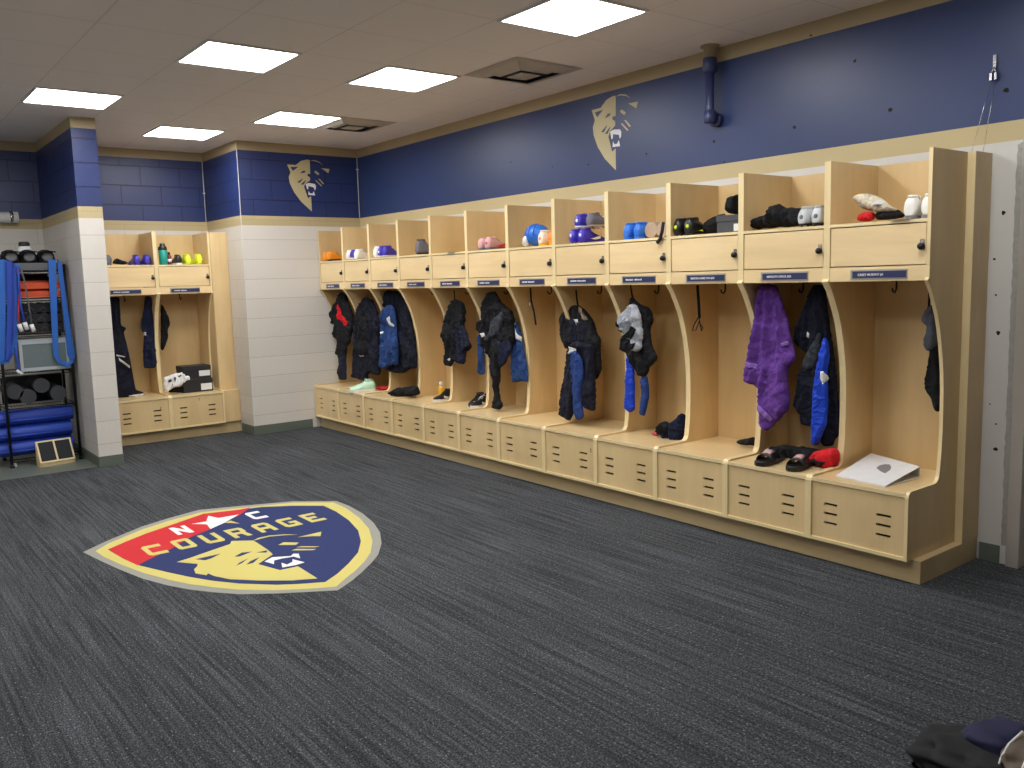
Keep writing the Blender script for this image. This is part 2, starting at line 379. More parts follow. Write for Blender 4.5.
# door with steel frame at the right edge
b = MB().m('door_frame')
b.box((-.028, DY0-.052, 0), (.16, DY0+.012, 2.155+.05)).box((-.028, DY1-.02, 0), (.16, DY1+.045, 2.155+.05)).box((-.028, DY1+.045, 2.155), (.16, DY0-.052, 2.155+.05))
d1 = struct(b, 'door_frame_1', bevel=.003)
b = MB().m('door_paint').box((.05, DY1+.048, .01), (.095, DY0-.055, 2.152))
dd = struct(b, 'door_1', bevel=.002)
MB().m('chrome').lathe([(.03, 0), (.03, .01), (.012, .012), (.012, .05), (.03, .055), (.032, .075), (.02, .085)], (.05, DY1+.12, 1.0), (-1, 0, 0)).build('door_handle', dd)
b = MB().m('chipped_plaster')
zz = [0.1+i*.026 for i in range(80)]
poly = [(-.193+.0, 2.17)]+[(-.193, .10)]+[(-.158+random.uniform(-.003, .004)+0, z) for z in zz]
b.prism(poly, lambda p, t: (-.0015*t, p[0], p[1]))
under(b.build('chipped_plaster_strip'), wr)
# anchor holes and dents in the wall
b = MB().m('slot_dark')
for (u, v, r) in [(588.3, 164.5, .008), (646.5, 153.9, .009), (713.9, 141.6, .010), (724.6, 162, .006), (890, 110, .013), (855, 61, .009), (511, 162, .007), (1006.5, 90, .013), (794.5, 127, .011),
                  (476, 153, .006), (552.5, 167, .006), (1003.5, 213, .010), (995.5, 412+37, .011), (998.3, 333, .010), (996, 424, .005), (990, 404, .004), (994.5, 259, .006), (996, 295, .005), (811, 35.5, .006)]:
    p = at(u, v, 0, 0)
    ring = [(0, r*math.cos(k*PI/5)*(1+.3*math.sin(k*2.1+u)), r*math.sin(k*PI/5)*(1+.2*math.sin(k+v))) for k in range(10)]
    b.prism([(q[1], q[2]) for q in ring], lambda q, t, p=p: (-.002*t, p.y+q[0], p.z+q[1]))
under(b.build('anchor_holes'), wr)
# thin white strip: painted highlight along the rounded block corner; then the corner cables
struct(MB().m('trim_white').box((XO-.0025, YC-.0025, .1), (XO+.0025, YC+.0025, 2.93)), 'corner_highlight_1')
for i, (x, y, z0, z1) in enumerate([(XO-.012, YA-.012, 2.28, 2.93), (-.012, YC-.012, 2.28, 2.93)]):
    t = tag(MB().m('trim_white').tube([(x, y, z0), (x, y, z1)], .0045, 8).lathe([(.004, -.008), (.014, -.006), (.014, .006), (.004, .008)], (x, y, (z0+z1)/2+.04*(1 if i else -.4)+(.16 if i else 0)), (0, 0, 1), 12).build('alarm_cable', None, (x, y, z1)),
            ['thin white cable with a bead down the navy alcove corner', 'thin white cable with a bead down the far navy room corner'][i], 'cable')

# ------------------------------------------------------------------ ceiling lights and vents
def ceiling_light(x, y, label):
    t = thing('ceiling_light', label, 'ceiling light', (x, y, ZC), 0, 'square ceiling light panels')
    b = MB().m('trim_white'); h = .303
    for a, c in (((-h, -h), (h, -h+.018)), ((-h, h-.018), (h, h)), ((-h, -h+.018), (-h+.018, h-.018)), ((h-.018, -h+.018), (h, h-.018))):
        b.box((a[0], a[1], -.010), (c[0], c[1], 0))
    b.build('frame', t)
    MB().m('panel_light').box((-h+.018, -h+.018, -.006), (h-.018, h-.018, -.001)).build('diffuser', t)
for x, y, l in [(-1.29, 1.69, 'square ceiling light panel nearest the camera at the top of the photo'), (-2.52, 3.53, 'large bright ceiling light panel left of centre'),
                (-1.30, 3.52, 'ceiling light panel beside the nearer air vent'), (-3.13, 5.36, 'leftmost ceiling light panel, near the white partition'),
                (-1.30, 5.34, 'ceiling light panel beside the farther air vent'), (-1.94, 6.49, 'farthest ceiling light panel, before the alcove lockers'),
                (-3.74, 1.69, 'added unseen fill light panel above the camera side, left'), (-2.52, 1.57, 'added unseen fill light panel above the camera side, middle'), (-4.96, 3.53, 'added fill light panel at the far left out of frame'), (-4.96, 5.36, 'added fill light panel at the back left out of frame'),  # this row and the next: unseen panels added to brighten the room
                (-1.30, -.14, 'added unseen fill light panel over the door'), (-3.74, -.14, 'added unseen fill light panel over the camera')]:
    ceiling_light(x, y, l)
def ceiling_vent(x, y, label):
    t = thing('ceiling_vent', label, 'air vent', (x, y, ZC), 0, 'square louvred ceiling vents')
    def ring(b, r0, z0, r1, z1, th=.003):
        for k in range(4):
            c, s_ = math.cos(k*PI/2), math.sin(k*PI/2)
            f = lambda px, py, z: (px*c-py*s_, px*s_+py*c, z)
            b.face([f(-r0, -r0, z0), f(r0, -r0, z0), f(r1, -r1, z1), f(-r1, -r1, z1)])
            b.face([f(-r0, -r0, z0+th), f(-r1, -r1, z1+th), f(r1, -r1, z1+th), f(r0, -r0, z0+th)])
    b = MB().m('vent_white'); ring(b, .303, -.004, .25, -.006); b.build('frame', t)
    MB().m('vent_dark').box((-.25, -.25, -.002), (.25, .25, -.0005)).build('backing', t)
    for r0, r1 in ((.245, .185), (.175, .12)):
        b = MB().m('vent_white'); ring(b, r0, -.004, r1, -.03); b.build('louvre', t)
    MB().m('vent_white').box((-.085, -.085, -.036), (.085, .085, -.03)).build('centre_plate', t)
ceiling_vent(-.69, 2.88, 'louvred square ceiling vent right of the nearest light panels')
ceiling_vent(-.76, 5.33, 'louvred square ceiling vent toward the far end of the room')

# ------------------------------------------------------------------ lockers
W = .555
PROF = [(-.05, .12), (-.671, .12), (-.671, .440), (-.666, .456), (-.655, .467), (-.640, .471), (-.42, .471), (-.395, .474), (-.378, .484), (-.368, .502), (-.360, .55), (-.352, .63), (-.347, .742), (-.347, .85), (-.350, .94),
        (-.358, 1.03), (-.370, 1.10), (-.388, 1.18), (-.410, 1.26), (-.438, 1.33), (-.470, 1.39), (-.504, 1.45), (-.5316-.013, 1.497), (-.5316-.013, 1.502), (-.5316, 1.514), (-.5316, 2.128), (-.05, 2.128)]
CACHE = {}
def lpart(root, name, key, make, parent=None, label=None, **kw):
    if key not in CACHE: CACHE[key] = make().mesh(name, (0, 0, 0), kw.get('bevel', 0), kw.get('bseg', 1))
    o = bpy.data.objects.new(name, CACHE[key]); COL.objects.link(o); o.parent = parent or root
    if label: o['label'] = label
    return o
def side_panel(lx, th=.0183):
    """panel in local coords: local x across, local y = into the wall (negative = out into the room)"""
    def mk():
        b = MB()
        n = len(PROF); A = []; B = []
        b.m('maple_panel')
        A = [b.bm.verts.new((lx-th/2, y, z)) for y, z in PROF]; B = [b.bm.verts.new((lx+th/2, y, z)) for y, z in PROF]
        for t in tessellate_polygon([[Vector((p[0], p[1], 0)) for p in PROF]]):
            for L, o in ((A, t), (B, t[::-1])):
                f = b.bm.faces.new([L[i] for i in o]); f.material_index = b.mi
        b.m('maple_edge')
        for i in range(n):
            j = (i+1) % n
            f = b.bm.faces.new((A[i], A[j], B[j], B[i])); f.material_index = b.mi
            f.smooth = False
        return b
    return mk
def cyl_z(b, c, ax, r, h): b.lathe([(r, 0), (r, h*.8), (r*.85, h)], c, ax, 18)
def text_mesh(s, size, loc, th=.0008):
    cu = bpy.data.curves.new('lettering', 'FONT'); cu.body = s; cu.size = size; cu.extrude = th; cu.offset = size*.018; cu.resolution_u = 2
    o = bpy.data.objects.new('lettering', cu); COL.objects.link(o)
    me = bpy.data.meshes.new_from_object(o.evaluated_get(bpy.context.evaluated_depsgraph_get()))
    COL.objects.unlink(o); bpy.data.objects.remove(o)
    # text plane xy -> local x, z facing -y
    for v in me.vertices: v.co = Vector((v.co.x, -v.co.z, v.co.y))+Vector(loc)
    me.materials.clear(); me.materials.append(MATS['decal_white'])
    return me
def locker(origin, rot, label, text, wl=.0, near_end=False, fill=0, keyhole=None):
    t = thing('locker', label, 'locker', origin, rot, 'maple team lockers')
    a, c = .0185, W-.0185
    lpart(t, 'side_panel', 'side', side_panel(.00925))
    lpart(t, 'side_panel', 'side_right', side_panel(W-.00925))
    lpart(t, 'back_panel', 'back', lambda: MB().m('maple_back').box((a, -.065, .12), (c, -.05, 2.128)))
    lpart(t, 'cubby_shelf', 'shelf', lambda: MB().m('maple_panel').box((a, -.526, 1.782), (c, -.065, 1.797)).m('maple_edge').box((a, -.5314, 1.7815), (c, -.526, 1.7975)))
    lpart(t, 'cubby_floor', 'cfloor', lambda: MB().m('maple_back').box((a, -.512, 1.499), (c, -.065, 1.514)))
    lpart(t, 'rail', 'rail', lambda: MB().m('maple_door').box((a, -.5295, 1.498), (c, -.512, 1.572)), bevel=.001)
    dr = lpart(t, 'cubby_door', 'door', lambda: MB().m('maple_door').box((a+.004, -.5285, 1.577), (c-.004, -.511, 1.776)), bevel=.0015)
    lpart(t, 'lock_plate', 'lockplate', lambda: MB().m('chrome').box((W-.052, -.532, 1.655), (W-.030, -.5285, 1.698)), dr, bevel=.003)
    def kn():
        b = MB().m('black_metal'); b.lathe([(.0165, 0), (.0165, .016), (.013, .022), (.0004, .023)], (W-.041, -.532, 1.664), (0, -1, 0), 18); return b
    lpart(t, 'knob', 'knob', kn, dr)
    np_ = lpart(t, 'name_plate', ('plate', wl), lambda: MB().m('plate_silver').box((wl+.140, -.5325, 1.507), (wl+.445, -.5293, 1.558)).m('plate_navy').box((wl+.152, -.534, 1.514), (wl+.441, -.5315, 1.551)), bevel=.0008)
    if text:
        me = text_mesh(text, .0165, (wl+.182, -.5342, 1.5265))
    else:
        # names too small to read: short pale dashes, as they look in the photograph
        rnd = random.Random(hash(label) % 1000 if False else len(label)*7+int(origin[1]*10)); b = MB().m('decal_white'); x = wl+.180
        for k in range(rnd.randint(14, 17)):
            wd = rnd.choice((.0055, .007, .008)); h = rnd.choice((.010, .011, .0085))
            if k != 7: b.box((x, -.535, 1.527), (x+wd, -.534, 1.527+h))
            x += wd+.0025
        me = b.mesh('lettering')
    o = bpy.data.objects.new('lettering', me); COL.objects.link(o); o.parent = np_
    def bench():
        b = MB().m('maple_bench').box((a, -.655, .441), (c, -.065, .460)).m('maple_edge').box((a, -.668, .4405), (c, -.655, .4605)); return b
    lpart(t, 'bench_lid', 'bench', bench)
    slots = [(.092, .168), (.386, .463)]; zs = [(.218, .2325), (.269, .2835), (.320, .3345)]
    def front():
        b = MB().m('maple_front')
        xs = [a, slots[0][0], slots[0][1], slots[1][0], slots[1][1], c]; ze = [.138]+[q for z in zs for q in z]+[.436]
        for i in range(5):
            for j in range(7):
                if i in (1, 3) and j in (1, 3, 5): continue
                b.box((xs[i], -.661, ze[j]), (xs[i+1], -.646, ze[j+1]))
        b.m('maple_edge').box((a, -.6695, .1205), (c, -.646, .138))
        b.m('slot_dark').box((a, -.6458, .14), (c, -.644, .43)); return b
    lpart(t, 'bench_front', 'front', front, label='bench front with two sets of three vent slots')
    if keyhole:
        b = MB().m('slot_dark')
        for (x, z) in keyhole: b.box((x, -.6625, z), (x+.005, -.6605, z+.028))
        b.build('key_slot', t)
    # double coat hook under the cubby
    def hook():
        b = MB().m('black_metal'); x = W*.5
        b.box((x-.02, -.34, 1.492), (x+.02, -.30, 1.499)).tube([(x, -.32, 1.495), (x, -.32, 1.455), (x, -.335, 1.435), (x, -.355, 1.440), (x, -.362, 1.458)], .005, 8); return b
    lpart(t, 'coat_hook', 'hook', hook)
    return t
txt = {1: 'CASEY MURPHY #1', 2: 'MEREDITH SPECK #25', 3: 'KRISTEN HAMILTON #23'}
lab = {1: 'nearest maple locker with a white binder on its bench', 2: 'maple locker with the purple towel hanging in it', 3: 'maple locker with a dark shoebox in its cubby and an almost bare bench',
       4: 'maple locker with a grey cap and blue sleeves hanging in it', 5: 'maple locker with a dark backpack and navy jacket hanging to the bench', 6: 'maple locker with only a short black strap hanging, round blue cap in its cubby',
       7: 'maple locker with a long dark sleeve reaching its bench and one blue trouser leg', 8: 'maple locker with a black jacket and an empty cubby', 9: 'maple locker with nothing hanging and an amber bottle on its bench',
       10: 'maple locker with blue jackets above a folded black cloth', 11: 'maple locker with mint shoe on its bench', 12: 'farthest maple locker of the long row, against the back wall'}
LK = {}
for k in range(1, 13):
    LK[k] = locker((0, k*W, 0), -PI/2, lab[k], txt.get(k), 0, k == 1, keyhole={5: [(.50, .345)]}.get(k))
YS2 = 7.665
LK2 = {}
LK2[1] = locker((-2.655, YS2, 0), 0, 'alcove maple locker with striped dark trousers hanging, half behind the white partition', None, -.05, keyhole=[(.455, .335)])
LK2[2] = locker((-2.10, YS2, 0), 0, 'alcove maple locker with two black shoeboxes on its bench', None, -.02, True, keyhole=[(.29, .385)])
# end return of the long row, plinths, and filler boards
b = MB().m('maple_panel').box((-.18, -.0405, .1205), (-.001, -.0005, 2.128)).m('maple_edge').box((-.1815, -.0405, .1205), (-.18, -.0005, 2.128))
tag(b.build('filler_panel'), 'upright maple filler board closing the near end of the locker row', 'filler panel')
b = MB().m('maple_plinth').box((-.612, -.0405, 0), (-.008, 12*W, .1195))
tag(b.build('plinth', bevel=.002), 'long maple plinth under the row of twelve lockers', 'plinth')
b = MB().m('maple_plinth').box((-2.78, YS2-.60, 0), (XO-.002, YS2-.01, .1195))
tag(b.build('plinth', bevel=.002), 'short maple plinth under the two alcove lockers', 'plinth')
b = MB().m('maple_panel').box((-2.10+W+.0008, YS2-.55, .4605), (XO-.002, YS2-.01, 2.128))
b.m('maple_panel').box((-2.10+W+.0008, YS2-.635, .1205), (XO-.002, YS2-.01, .46))
tag(b.build('filler_panel', bevel=.003), 'wide maple filler panel right of the alcove lockers', 'filler panel')
b = MB().m('maple_panel').box((-2.79, YS2-.53, .1205), (-2.655-.0008, YS2-.01, 2.128))
tag(b.build('filler_panel'), 'maple filler board left of the alcove lockers, behind the partition', 'filler panel')
LABELS2 = None

# ------------------------------------------------------------------ floor emblem and wall emblems
A3 = lambda L: [(80+x/6.4, 500+y/6.4) for x, y in L]
B3 = lambda L: [(230+x/6.4, 495+y/6.4) for x, y in L]
def flat(b, px, z0, z1):
    P = [at(u, v, 2, 0) for u, v in px]
    b.prism([(p.x, p.y) for p in P], lambda p, t: (p[0], p[1], z0+(z1-z0)*t)); return b
E_ = thing('floor_emblem', 'large shield shaped team emblem with lion head inlaid in the carpet', 'emblem', (0, 0, 0))
outer = A3([(20, 335), (180, 260), (400, 170), (560, 120), (760, 65), (1020, 40)])+B3([(400, 42), (680, 40), (760, 70), (850, 120), (920, 180), (960, 240), (970, 310), (950, 380), (910, 430), (850, 490), (780, 550), (690, 612), (500, 622), (300, 632)])+A3([(1020, 605), (850, 592), (700, 575), (560, 548), (400, 505), (250, 445), (130, 390)])
gold = A3([(100, 330), (180, 282), (400, 190), (560, 138), (780, 80), (1020, 54)])+B3([(400, 52), (660, 50), (740, 85), (830, 150), (890, 220), (912, 300), (900, 370), (860, 430), (800, 490), (730, 545), (680, 590), (500, 603), (300, 612)])+A3([(1020, 578), (850, 562), (700, 542), (560, 512), (400, 468), (260, 415), (150, 365)])
inner = A3([(180, 320), (300, 268), (420, 220), (560, 172), (790, 92), (1020, 66)])+B3([(200, 80), (400, 72), (600, 72), (680, 110), (760, 165), (820, 230), (838, 300), (820, 370), (760, 440), (690, 505), (610, 560), (450, 572), (300, 578)])+A3([(1020, 538), (850, 520), (700, 495), (560, 465), (380, 422), (280, 380)])
red = A3([(180, 320), (300, 268), (420, 220), (560, 172), (790, 92), (1020, 66)])+B3([(130, 83), (60, 133), (-10, 165)])+A3([(835, 190), (700, 245), (580, 320), (440, 385), (370, 422), (280, 380)])
flat(MB().m('emblem_grey'), outer, .001, .002).build('grey_border', E_)
flat(MB().m('emblem_gold'), gold, .002, .003).build('gold_border', E_)
flat(MB().m('emblem_navy'), inner, .003, .004).build('navy_field', E_)
flat(MB().m('emblem_red'), red, .004, .0048).build('red_field', E_)
flat(MB().m('emblem_white'), A3([(715, 158), (808, 142), (822, 106), (885, 120), (1015, 98), (925, 150), (835, 190), (812, 160)]), .0048, .0056).build('star', E_)
flat(MB().m('emblem_gold'), B3([(-35, 182), (5, 169), (62, 187)]), .0048, .0056).build('star_point', E_)
# block letters drawn in a unit cell (x right, y up), placed on the measured cell of each letter
T = .27
GL = {
 'C': [[(0, .12), (.14, 0), (1, 0), (1, T*.9), (T, T*.9), (T, 1-T*.9), (1, 1-T*.9), (1, 1), (.14, 1), (0, .88)]],
 'O': [[(0, .1), (.12, 0), (.88, 0), (1, .1), (1, .5), (1-T, .5), (1-T, T*.8), (T, T*.8), (T, .5), (0, .5)], [(0, .5), (T, .5), (T, 1-T*.8), (1-T, 1-T*.8), (1-T, .5), (1, .5), (1, .9), (.88, 1), (.12, 1), (0, .9)]],
 'U': [[(0, 1), (0, .12), (.12, 0), (.88, 0), (1, .12), (1, 1), (1-T, 1), (1-T, T*.85), (T, T*.85), (T, 1)]],
 'R': [[(0, 0), (T, 0), (T, .34), (.6, .34), (.72, 0), (1, 0), (.9, .42), (1, .52), (1, .88), (.88, 1), (.5, 1), (.5, 1-T*.8), (1-T, 1-T*.8), (1-T, .55), (.5, .55), (T, .55), (T, 1-T*.8), (.5, 1-T*.8), (.5, 1), (0, 1)]],
 'A': [[(0, 0), (T, 0), (T, .3), (1-T, .3), (1-T, 0), (1, 0), (1, .85), (.85, 1), (.5, 1), (.5, 1-T*.8), (1-T, 1-T*.8), (1-T, .52), (.5, .52), (T, .52), (T, 1-T*.8), (.5, 1-T*.8), (.5, 1), (.15, 1), (0, .85)]],
 'G': [[(.14, 0), (1, 0), (1, .56), (.5, .56), (.5, .36), (1-T, .36), (1-T, T*.8), (T, T*.8), (T, 1-T*.8), (1, 1-T*.8), (1, 1), (.14, 1), (0, .88), (0, .12)]],
 'E': [[(0, 0), (1, 0), (1, T*.8), (T, T*.8), (T, .4), (.75, .4), (.75, .6), (T, .6), (T, 1-T*.8), (1, 1-T*.8), (1, 1), (0, 1)]],
 'N': [[(0, 0), (T, 0), (T, .55), (1-T, 0), (1, 0), (1, 1), (1-T, 1), (1-T, .45), (T, 1), (0, 1)]]}
def letter(ch, x0, x1, y0, y1, mat, sub=0):
    b = MB().m(mat)
    for poly in GL[ch]:
        b.prism([(x0+(x1-x0)*p[0], y0+(y1-y0)*p[1]) for p in poly], lambda p, t: (p[0], p[1], .0048+.0008*t))
    b.build('letter', E_)
for ch, xc in zip('COURAGE', (-3.343, -3.171, -3.0, -2.833, -2.66, -2.492, -2.322)):
    letter(ch, xc-.055, xc+.055, 3.124, 3.348, 'emblem_gold')
letter('N', -3.137, -3.035, 3.450, 3.655, 'emblem_white'); letter('C', -2.632, -2.534, 3.458, 3.664, 'emblem_white')
lion_f = MB().m('emblem_gold')
flat(lion_f, A3([(620, 402), (700, 378), (850, 325), (960, 288)])+B3([(10, 300), (80, 298), (150, 297), (180, 315), (240, 355), (275, 385), (180, 448), (320, 487), (435, 462), (560, 540), (400, 552), (200, 553), (0, 545)])+A3([(860, 492), (820, 475), (810, 487), (740, 475), (730, 450), (750, 430), (755, 415)]), .0048, .0056)
lion_f.build('lion_head', E_)
for q in ([(435, 275), (585, 240), (580, 268), (530, 268)], [(310, 325), (345, 308), (440, 310), (420, 325)], [(395, 360), (425, 350), (550, 352), (530, 358)], [(425, 340), (460, 333), (572, 334), (540, 340)],
          [(150, 297), (180, 280), (250, 265), (350, 257), (430, 258), (350, 262), (250, 271), (190, 287)]):
    flat(MB().m('emblem_gold'), B3(q), .0048, .0056).build('lion_face_line', E_)
for q in (A3([(740, 385), (900, 350), (840, 380), (800, 392)]), B3([(30, 400), (75, 375), (140, 368), (100, 385), (60, 400)]), B3([(170, 374), (240, 360), (235, 374)]), B3([(40, 460), (60, 440), (115, 412), (80, 440)]), B3([(105, 452), (130, 430), (190, 404), (150, 440)])):
    flat(MB().m('emblem_navy'), q, .0056, .0062).build('lion_face_mark', E_)
for q in ([(222, 432), (270, 405), (390, 397), (405, 382), (440, 382), (450, 412), (408, 400), (335, 412), (283, 425), (282, 448)], [(330, 440), (365, 452), (400, 435), (400, 418), (478, 437), (420, 455), (335, 470)]):
    flat(MB().m('emblem_white'), B3(q), .0056, .0064).build('teeth', E_)

K8 = lambda L: [(585+x/8.533, 85+y/8.533) for x, y in L]
HEAD = [(262, 92), (262, 265), (240, 268), (232, 290), (258, 310), (258, 345), (215, 395), (200, 440), (215, 500), (232, 570), (262, 540), (264, 728), (170, 630), (110, 530), (75, 430), (68, 360), (85, 300), (58, 215), (135, 195), (180, 130), (235, 95)]
MARKS = [[(85, 235), (155, 212), (105, 275)], [(170, 285), (195, 245), (220, 240), (210, 265)], [(140, 400), (190, 340), (185, 360), (160, 405)], [(170, 420), (218, 350), (212, 375), (195, 415)]]
TEETH = [[(215, 400), (245, 380), (300, 378), (312, 400), (308, 440), (298, 460), (290, 425), (240, 420), (238, 455), (228, 465)], [(240, 480), (252, 505), (275, 502), (290, 470), (300, 522), (236, 530)]]
RIGHT = [[(264, 100), (300, 78), (350, 82), (392, 115), (350, 92), (300, 88)], [(368, 158), (452, 142), (438, 200), (415, 185)], [(300, 220), (315, 208), (350, 235), (335, 258), (322, 245), (308, 240)], [(335, 300), (350, 300), (392, 350), (380, 358)], [(305, 330), (320, 328), (372, 385), (360, 390)]]
def wall_emblem(label, fn):
    t = thing('wall_emblem', label, 'emblem', fn((0, 0), 0), 0, 'lion head emblems on the navy wall')
    base_ = Vector(fn((0, 0), 0))
    def lay(polys, mat, d0, d1, name):
        for q in polys:
            b = MB().m(mat)
            P = [at(u, v, 0, 0) for u, v in K8(q)]
            b.prism([(-(p.y-2.655), p.z-2.62) for p in P], lambda p, s: Vector(fn(p, d0+(d1-d0)*s))-base_)
            b.build(name, t)
    lay([HEAD], 'decal_gold', .0003, .0012, 'head'); lay(RIGHT, 'decal_gold', .0003, .0012, 'face_line')
    lay(MARKS, 'decal_navy', .0012, .0018, 'face_mark'); lay(TEETH, 'decal_white', .0012, .002, 'teeth')
wall_emblem('gold half lion head painted on the long navy right wall', lambda p, d: (-d, 2.655-p[0], 2.62+p[1]))
wall_emblem('gold half lion head painted on the far navy block wall', lambda p, d: (-.574+p[0], YC-d, 2.608+p[1]))

# ------------------------------------------------------------------ wall pipe and hanging wire
px_ = -.085
t = thing('drain_pipe', 'short navy painted pipe dropping from the ceiling and elbowing into the wall', 'pipe', (px_, 1.70, ZC))
b = MB().m('pipe_navy').tube([(0, 0, -.17), (0, 0, -.40), (0, 0, -.435), (.012, 0, -.455), (.04, 0, -.462), (.084, 0, -.462)], .028, 16); b.build('pipe', t)
MB().m('pipe_navy').lathe([(.036, -.04), (.040, -.035), (.040, .03), (.034, .035)], (0, 0, -.445), (0, 0, 1), 18).build('elbow_collar', t)
MB().m('pipe_navy').lathe([(.03, 0), (.045, .004), (.045, .03), (.033, .034)], (.045, 0, -.462), (1, 0, 0), 18).build('wall_flange', t)
MB().m('pipe_navy').lathe([(.036, -.17), (.048, -.16), (.048, -.08), (.04, -.075)], (0, 0, 0), (0, 0, 1), 18).build('top_collar', t)
MB().m('collar_tan').lathe([(.042, -.08), (.042, -.012), (.062, -.010), (.062, 0)], (0, 0, 0), (0, 0, 1), 18).build('ceiling_sleeve', t)
c0 = at(995, 56, 0, -.012); c1 = at(993.5, 76, 0, -.02)
t = thing('wire_hanger', 'thin steel wires hanging from a clip high on the wall, right of the lockers', 'wire', (0, 0, 0))
MB().m('chrome').box((-.014, c0.y-.008, 2.545), (-.0005, c0.y+.008, 2.61)).build('wall_clip', t)
MB().m('chrome').box((-.03, c0.y-.018, 2.485), (-.008, c0.y-.006, 2.52)).box((-.03, c0.y+.004, 2.485), (-.008, c0.y+.016, 2.52)).tube([(-.012, c0.y, 2.55), (-.02, c0.y-.01, 2.52)], .004, 8).tube([(-.012, c0.y, 2.55), (-.02, c0.y+.01, 2.52)], .004, 8).build('clamp', t)
MB().m('chrome').tube([(-.02, c0.y+.01, 2.49), (-.03, c0.y+.095, 2.12)], .0014, 6).build('wire', t)
MB().m('chrome').tube([(-.02, c0.y-.012, 2.49), (-.03, c0.y+.035, 2.12)], .0014, 6).build('wire', t)

# ------------------------------------------------------------------ shoes, cloth and small things
def shoe(label, loc, rot, upper='shoe_white', sole='shoe_black', lace='lace_white', accent=None, L=.265, studs=True, group=None, tip=0, high=0, cat='shoe', name='football_boot'):
    """toe towards local +x, sole on z=0, heel at x=0"""
    t = thing(name, label, cat, loc, rot, group)
    if tip: t.rotation_euler = (0, tip, rot)
    st = [(-.002, .020, .024, .060), (.004, .028, .016, .084+high*.5), (.016, .032, .014, .097+high*.5), (.05, .034, .012, .100+high), (.10, .031, .012, .090+high*.6), (.14, .033, .012, .070), (.18, .040, .011, .056), (.215, .042, .011, .046), (.245, .036, .013, .038), (.262, .020, .018, .030), (.266, .006, .022, .026)]
    rings = []
    for x, hw, zb, zt in st:
        r = []
        for k in range(16):
            a = 2*PI*k/16; cy, cz = math.cos(a), math.sin(a)
            wz = (zt+zb)/2+(zt-zb)/2*math.copysign(abs(cz)**.75, cz); ww = hw*(1.0-.34*max(0, cz)**1.4-(.06*max(0, -cz)))
            r.append((x*L/.266, ww*(abs(cy)**.5)*(1 if cy > 0 else -1), wz))
        rings.append(r)
    u = MB().m(upper).rings(rings).build('upper', t)
    o_ = []
    for x, hw in [(-.002, .010), (.004, .022), (.02, .032), (.06, .034), (.10, .030), (.14, .035), (.18, .043), (.215, .044), (.245, .038), (.262, .022), (.269, .006)]: o_.append((x*L/.266, hw))
    poly = [(x, h) for x, h in o_]+[(x, -h) for x, h in o_[::-1]]
    b = MB().m(sole).prism(poly, lambda p, s: (p[0], p[1], .010+.009*s+(.006 if p[0] > .23 else 0)))
    if studs:
        for sx, sy in ((.03, .02), (.03, -.02), (.16, .026), (.16, -.026), (.20, .028), (.20, -.028), (.235, .0)): b.lathe([(.006, 0), (.008, .012)], (sx, sy, 0), (0, 0, 1), 8)
    else: b.prism(poly, lambda p, s: (p[0], p[1]*.98, .012*s))
    b.build('sole', t)
    # dark opening with a padded collar
    b = MB().m(upper); b.rings([[(.050+.044*k_*math.cos(2*PI*k/14), .0245*k_*math.sin(2*PI*k/14), z+high*.9) for k in range(14)] for k_, z in ((.92, .086), (.98, .097), (.90, .101), (.76, .099))]); b.m('cloth_black').rings([[(.050+.044*k_*math.cos(2*PI*k/14), .0245*k_*math.sin(2*PI*k/14), z+high*.9) for k in range(14)] for k_, z in ((.78, .096), (.72, .1005), (.3, .0995))]); b.build('collar', t)
    MB().m(upper).rings([[(.088+dx+.004*math.cos(2*PI*k/10), w_*math.sin(2*PI*k/10), z+high*.6) for k in range(10)] for dx, w_, z in ((0, .024, .078), (-.003, .025, .098), (-.006, .022, .106), (-.008, .012, .108))]).build('tongue', t)
    b = MB().m(lace)
    for i in range(4):
        x = .108+i*.018; z = .087-.0085*i-(.004*i if i > 1 else 0)+high*.3
        b.tube([(x, -.021, z-.010), (x+.004, 0, z+.002), (x, .021, z-.010)], .003, 6)
    b.tube([(.10, 0, .092+high*.5), (.094, .016, .10+high*.5), (.085, .026, .092+high*.5), (.098, .004, .094+high*.5)], .0022, 6)
    b.build('laces', t)
    if accent:
        MB().m(accent).lathe([(.013, -.001), (.012, .003), (.004, .004)], (0, 0, .055), (-1, 0, 0), 12).build('heel_patch', t)
        b = MB().m(accent)
        for s_ in (-1, 1):
            P = [(.07, .03), (.10, .034), (.165, .052), (.16, .03), (.12, .022)]
            b.prism(P, lambda p, q, s_=s_: (p[0], s_*(.0335+.004*q+(.010 if p[0] > .13 else 0)-.10*max(0, p[1]-.03)), p[1]))
        b.build('side_flash', t)
    return t
ZS = 1.7975; ZBN = .4605
def shelf_shoes(px, pair, x=-.47, cm=.095, out=False, **kw):
    """shoes standing toe out on the cubby shelf of the long row; px = middle of the pair in the photograph"""
    y = at(px, 250, 0, x+(.12 if out else .04)).y
    n = len(pair)
    for i, (label, opt) in enumerate(pair):
        o = dict(kw); o.update(opt)
        shoe(label, (x+(.235 if out else -.03), y+((n-1)/2-i)*cm, ZS), (PI if out else 0)+o.pop('dr', .08*(i*2-1)), **o)

